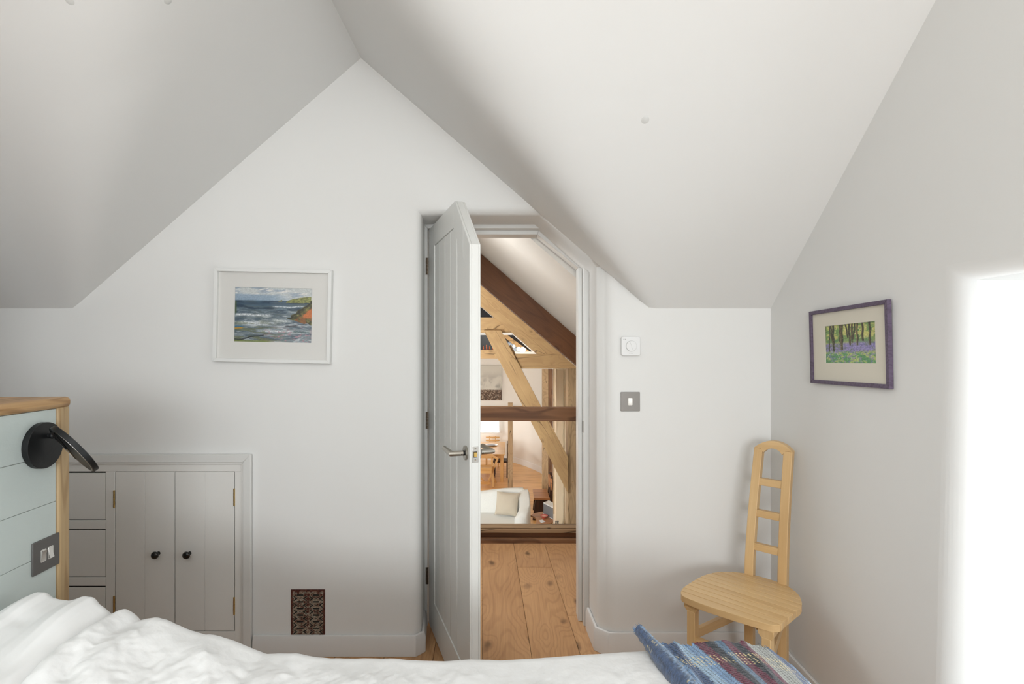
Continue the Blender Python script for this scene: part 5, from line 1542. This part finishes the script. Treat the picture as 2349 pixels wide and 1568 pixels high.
# dark chair at the table's right side
dc = thing('dark_chair', 'dark stained wooden chair tucked at the right side of the dining table', 'chair', (SX(1163, 15.0), 15.0, ZF))
xx = SX(1161, 15.0)
MB().box(xx + .02, xx + .06, 14.75, 15.2, ZF + .46, ZF + .95).build('backrest', 'walnut', dc, .01)
MB().box(xx - .36, xx + .06, 14.72, 15.2, ZF + .42, ZF + .46).build('seat', 'walnut', dc, .01)
for x, y in ((xx - .32, 14.76), (xx - .32, 15.16), (xx + .03, 14.76), (xx + .03, 15.16)): MB().beam((x, y, ZF), (x, y, ZF + .43), .035, .035, (0, 1, 0)).build('leg', 'walnut', dc)

# bench chair
bn = thing('wooden_bench_chair', 'heavy dark wooden seat with an elm board top, in front of the split post', 'chair', (SX(1240, 11.4), 11.4, ZF))
zs_ = ZF + .46
q = [PZ(1222, 1120.5, zs_), PZ(1253, 1120, zs_), PZ(1261.5, 1142, zs_), PZ(1225, 1141.5, zs_)]
MB().prism([Vector((p.x, p.y, zs_ - .045)) for p in q], (0, 0, .045), 0).build('seat', 'elm', bn, .006)
MB().prism([(q[3].x + .03, q[3].y + .03, zs_ - .045), (q[2].x - .02, q[2].y + .03, zs_ - .045), (q[2].x + .06, q[2].y, ZF), (q[3].x - .03, q[3].y, ZF)], (0, .05, 0), 2).build('front_panel', 'walnut', bn, .004)
MB().prism([(q[0].x + .03, q[0].y - .08, zs_ - .045), (q[1].x - .02, q[1].y - .08, zs_ - .045), (q[1].x, q[1].y - .06, ZF), (q[0].x, q[0].y - .06, ZF)], (0, .05, 0), 2).build('back_panel', 'walnut', bn, .004)
w0, w1 = P(1257.5, 1085, 11.7), P(1264, 1100, 11.2)
bp = [P(1257, 1086, 11.75), P(1263.5, 1098, 11.2), P(1263, 1124, 11.2), P(1258, 1110, 11.75)]
MB().prism([Vector(p) for p in bp], (.035, 0, 0), 1).build('back_board', 'elm', bn, .003)
MB().prism([P(1264, 1093, 11.25), P(1269.5, 1093, 11.25), P(1267.5, 1150, 11.25), P(1259, 1150, 11.25)], (0, .08, 0), 2).build('back_upright', 'walnut', bn, .003)
MB().prism([P(1260.5, 1084, 11.7), P(1266.5, 1084, 11.7), P(1267.5, 1130, 11.7), P(1257, 1130, 11.7)], (0, .08, 0), 2).build('back_upright', 'walnut', bn, .003)

# side table with a free-form top
zs2 = ZF + .45
st_ = thing('side_table', 'free-form elm side table beside the sofa', 'table', (SX(1250, 9.8), 9.8, ZF))
tp_ = [PZ(x, y, zs2) for x, y in ((1217, 1181), (1226, 1176), (1244, 1172.5), (1256, 1174), (1268, 1180), (1276, 1187), (1271, 1194), (1258, 1199.5), (1245, 1203), (1230, 1205), (1228, 1203), (1231, 1194), (1230, 1189), (1224, 1184.5))]
MB().prism([Vector((p.x, p.y, zs2 - .03)) for p in tp_], (0, 0, .03), 0).build('top', 'elm', st_, .006, angle=50)
for x, y in ((1240, 1180), (1264, 1185), (1242, 1197)):
    p = PZ(x, y, zs2); MB().tube([(p.x, p.y, zs2 - .03), (p.x, p.y, ZF)], [.03, .022], 10).build('leg', 'walnut', st_, smooth=True)
# speaker on the table
spk = thing('speaker', 'grey wedge-shaped speaker with a white top on the side table', 'speaker', tuple(PZ(1256, 1183, zs2)))
b0, b1 = P(1246, 1173, 9.98), P(1272, 1186, 9.62)
b0.z = b1.z = zs2
zs3 = zs2 + .205
b2 = b1 + Vector((.06, .2, 0)); b3 = b0 + Vector((.12, .16, 0))
def quadz(z, s=0): return [Vector((p.x, p.y, z)) for p in (b0, b1, b2, b3)]
MB().prism(quadz(zs2 + .012), (0, 0, zs3 - zs2 - .012)).build('grille', 'speaker', spk, .008, seg=3)
MB().prism(quadz(zs3), (0, 0, .018)).build('top_plate', 'white', spk, .006)
MB().prism(quadz(zs2 + .001), (0, 0, .012)).build('base_plate', 'white', spk, .003)
# bowl
c = PZ(1248, 1187.5, zs2)
bw = thing('bowl', 'small red and cream ceramic bowl on the side table', 'bowl', tuple(c))
MB().lathe([(.03, 0), (.035, .004), (.06, .025), (.075, .048), (.070, .048), (.052, .030), (.001, .020)], c, (0, 0, 1), 24).build('bowl_body', 'bowl_red', bw, smooth=True)
MB().lathe([(.050, .031), (.001, .028)], c, (0, 0, 1), 20).build('glaze', 'bowl_in', bw, smooth=True)
q = [PZ(1236, 1194, zs2), PZ(1244, 1192, zs2), PZ(1251, 1196, zs2), PZ(1242, 1199, zs2)]
o = MB().prism([Vector((p.x, p.y, zs2 + .001)) for p in q], (0, 0, .006)).build('magazine', 'paper', None)
tag(o, 'small white leaflet lying on the side table in front of the bowl', 'paper')
# slim white stick and metal canisters by the timber lining
o = MB().beam(P(1271, 1330, 8.9), P(1271, 1179, 8.9), .012, .012, (0, 1, 0)).build('slim_stand', 'white', None)
tag(o, 'thin white upright stand at the right edge of the side table', 'stand')
for j, px_ in enumerate((1275.5, 1280)):
    cb_ = P(px_, 1330, 8.6); t_ = thing('canister', ['left polished metal canister behind the sill beam', 'right polished metal canister behind the sill beam'][j], 'canister', tuple(cb_))
    MB().tube([cb_, P(px_, 1195.5, 8.6)], .014, 12).build('body', 'steel', t_, smooth=True)
    MB().lathe([(.014, 0), (.012, .008), (.004, .012), (.005, .02), (.001, .022)], P(px_, 1195.5, 8.6), (0, 0, 1), 12).build('cap', 'blackgloss', t_, smooth=True)
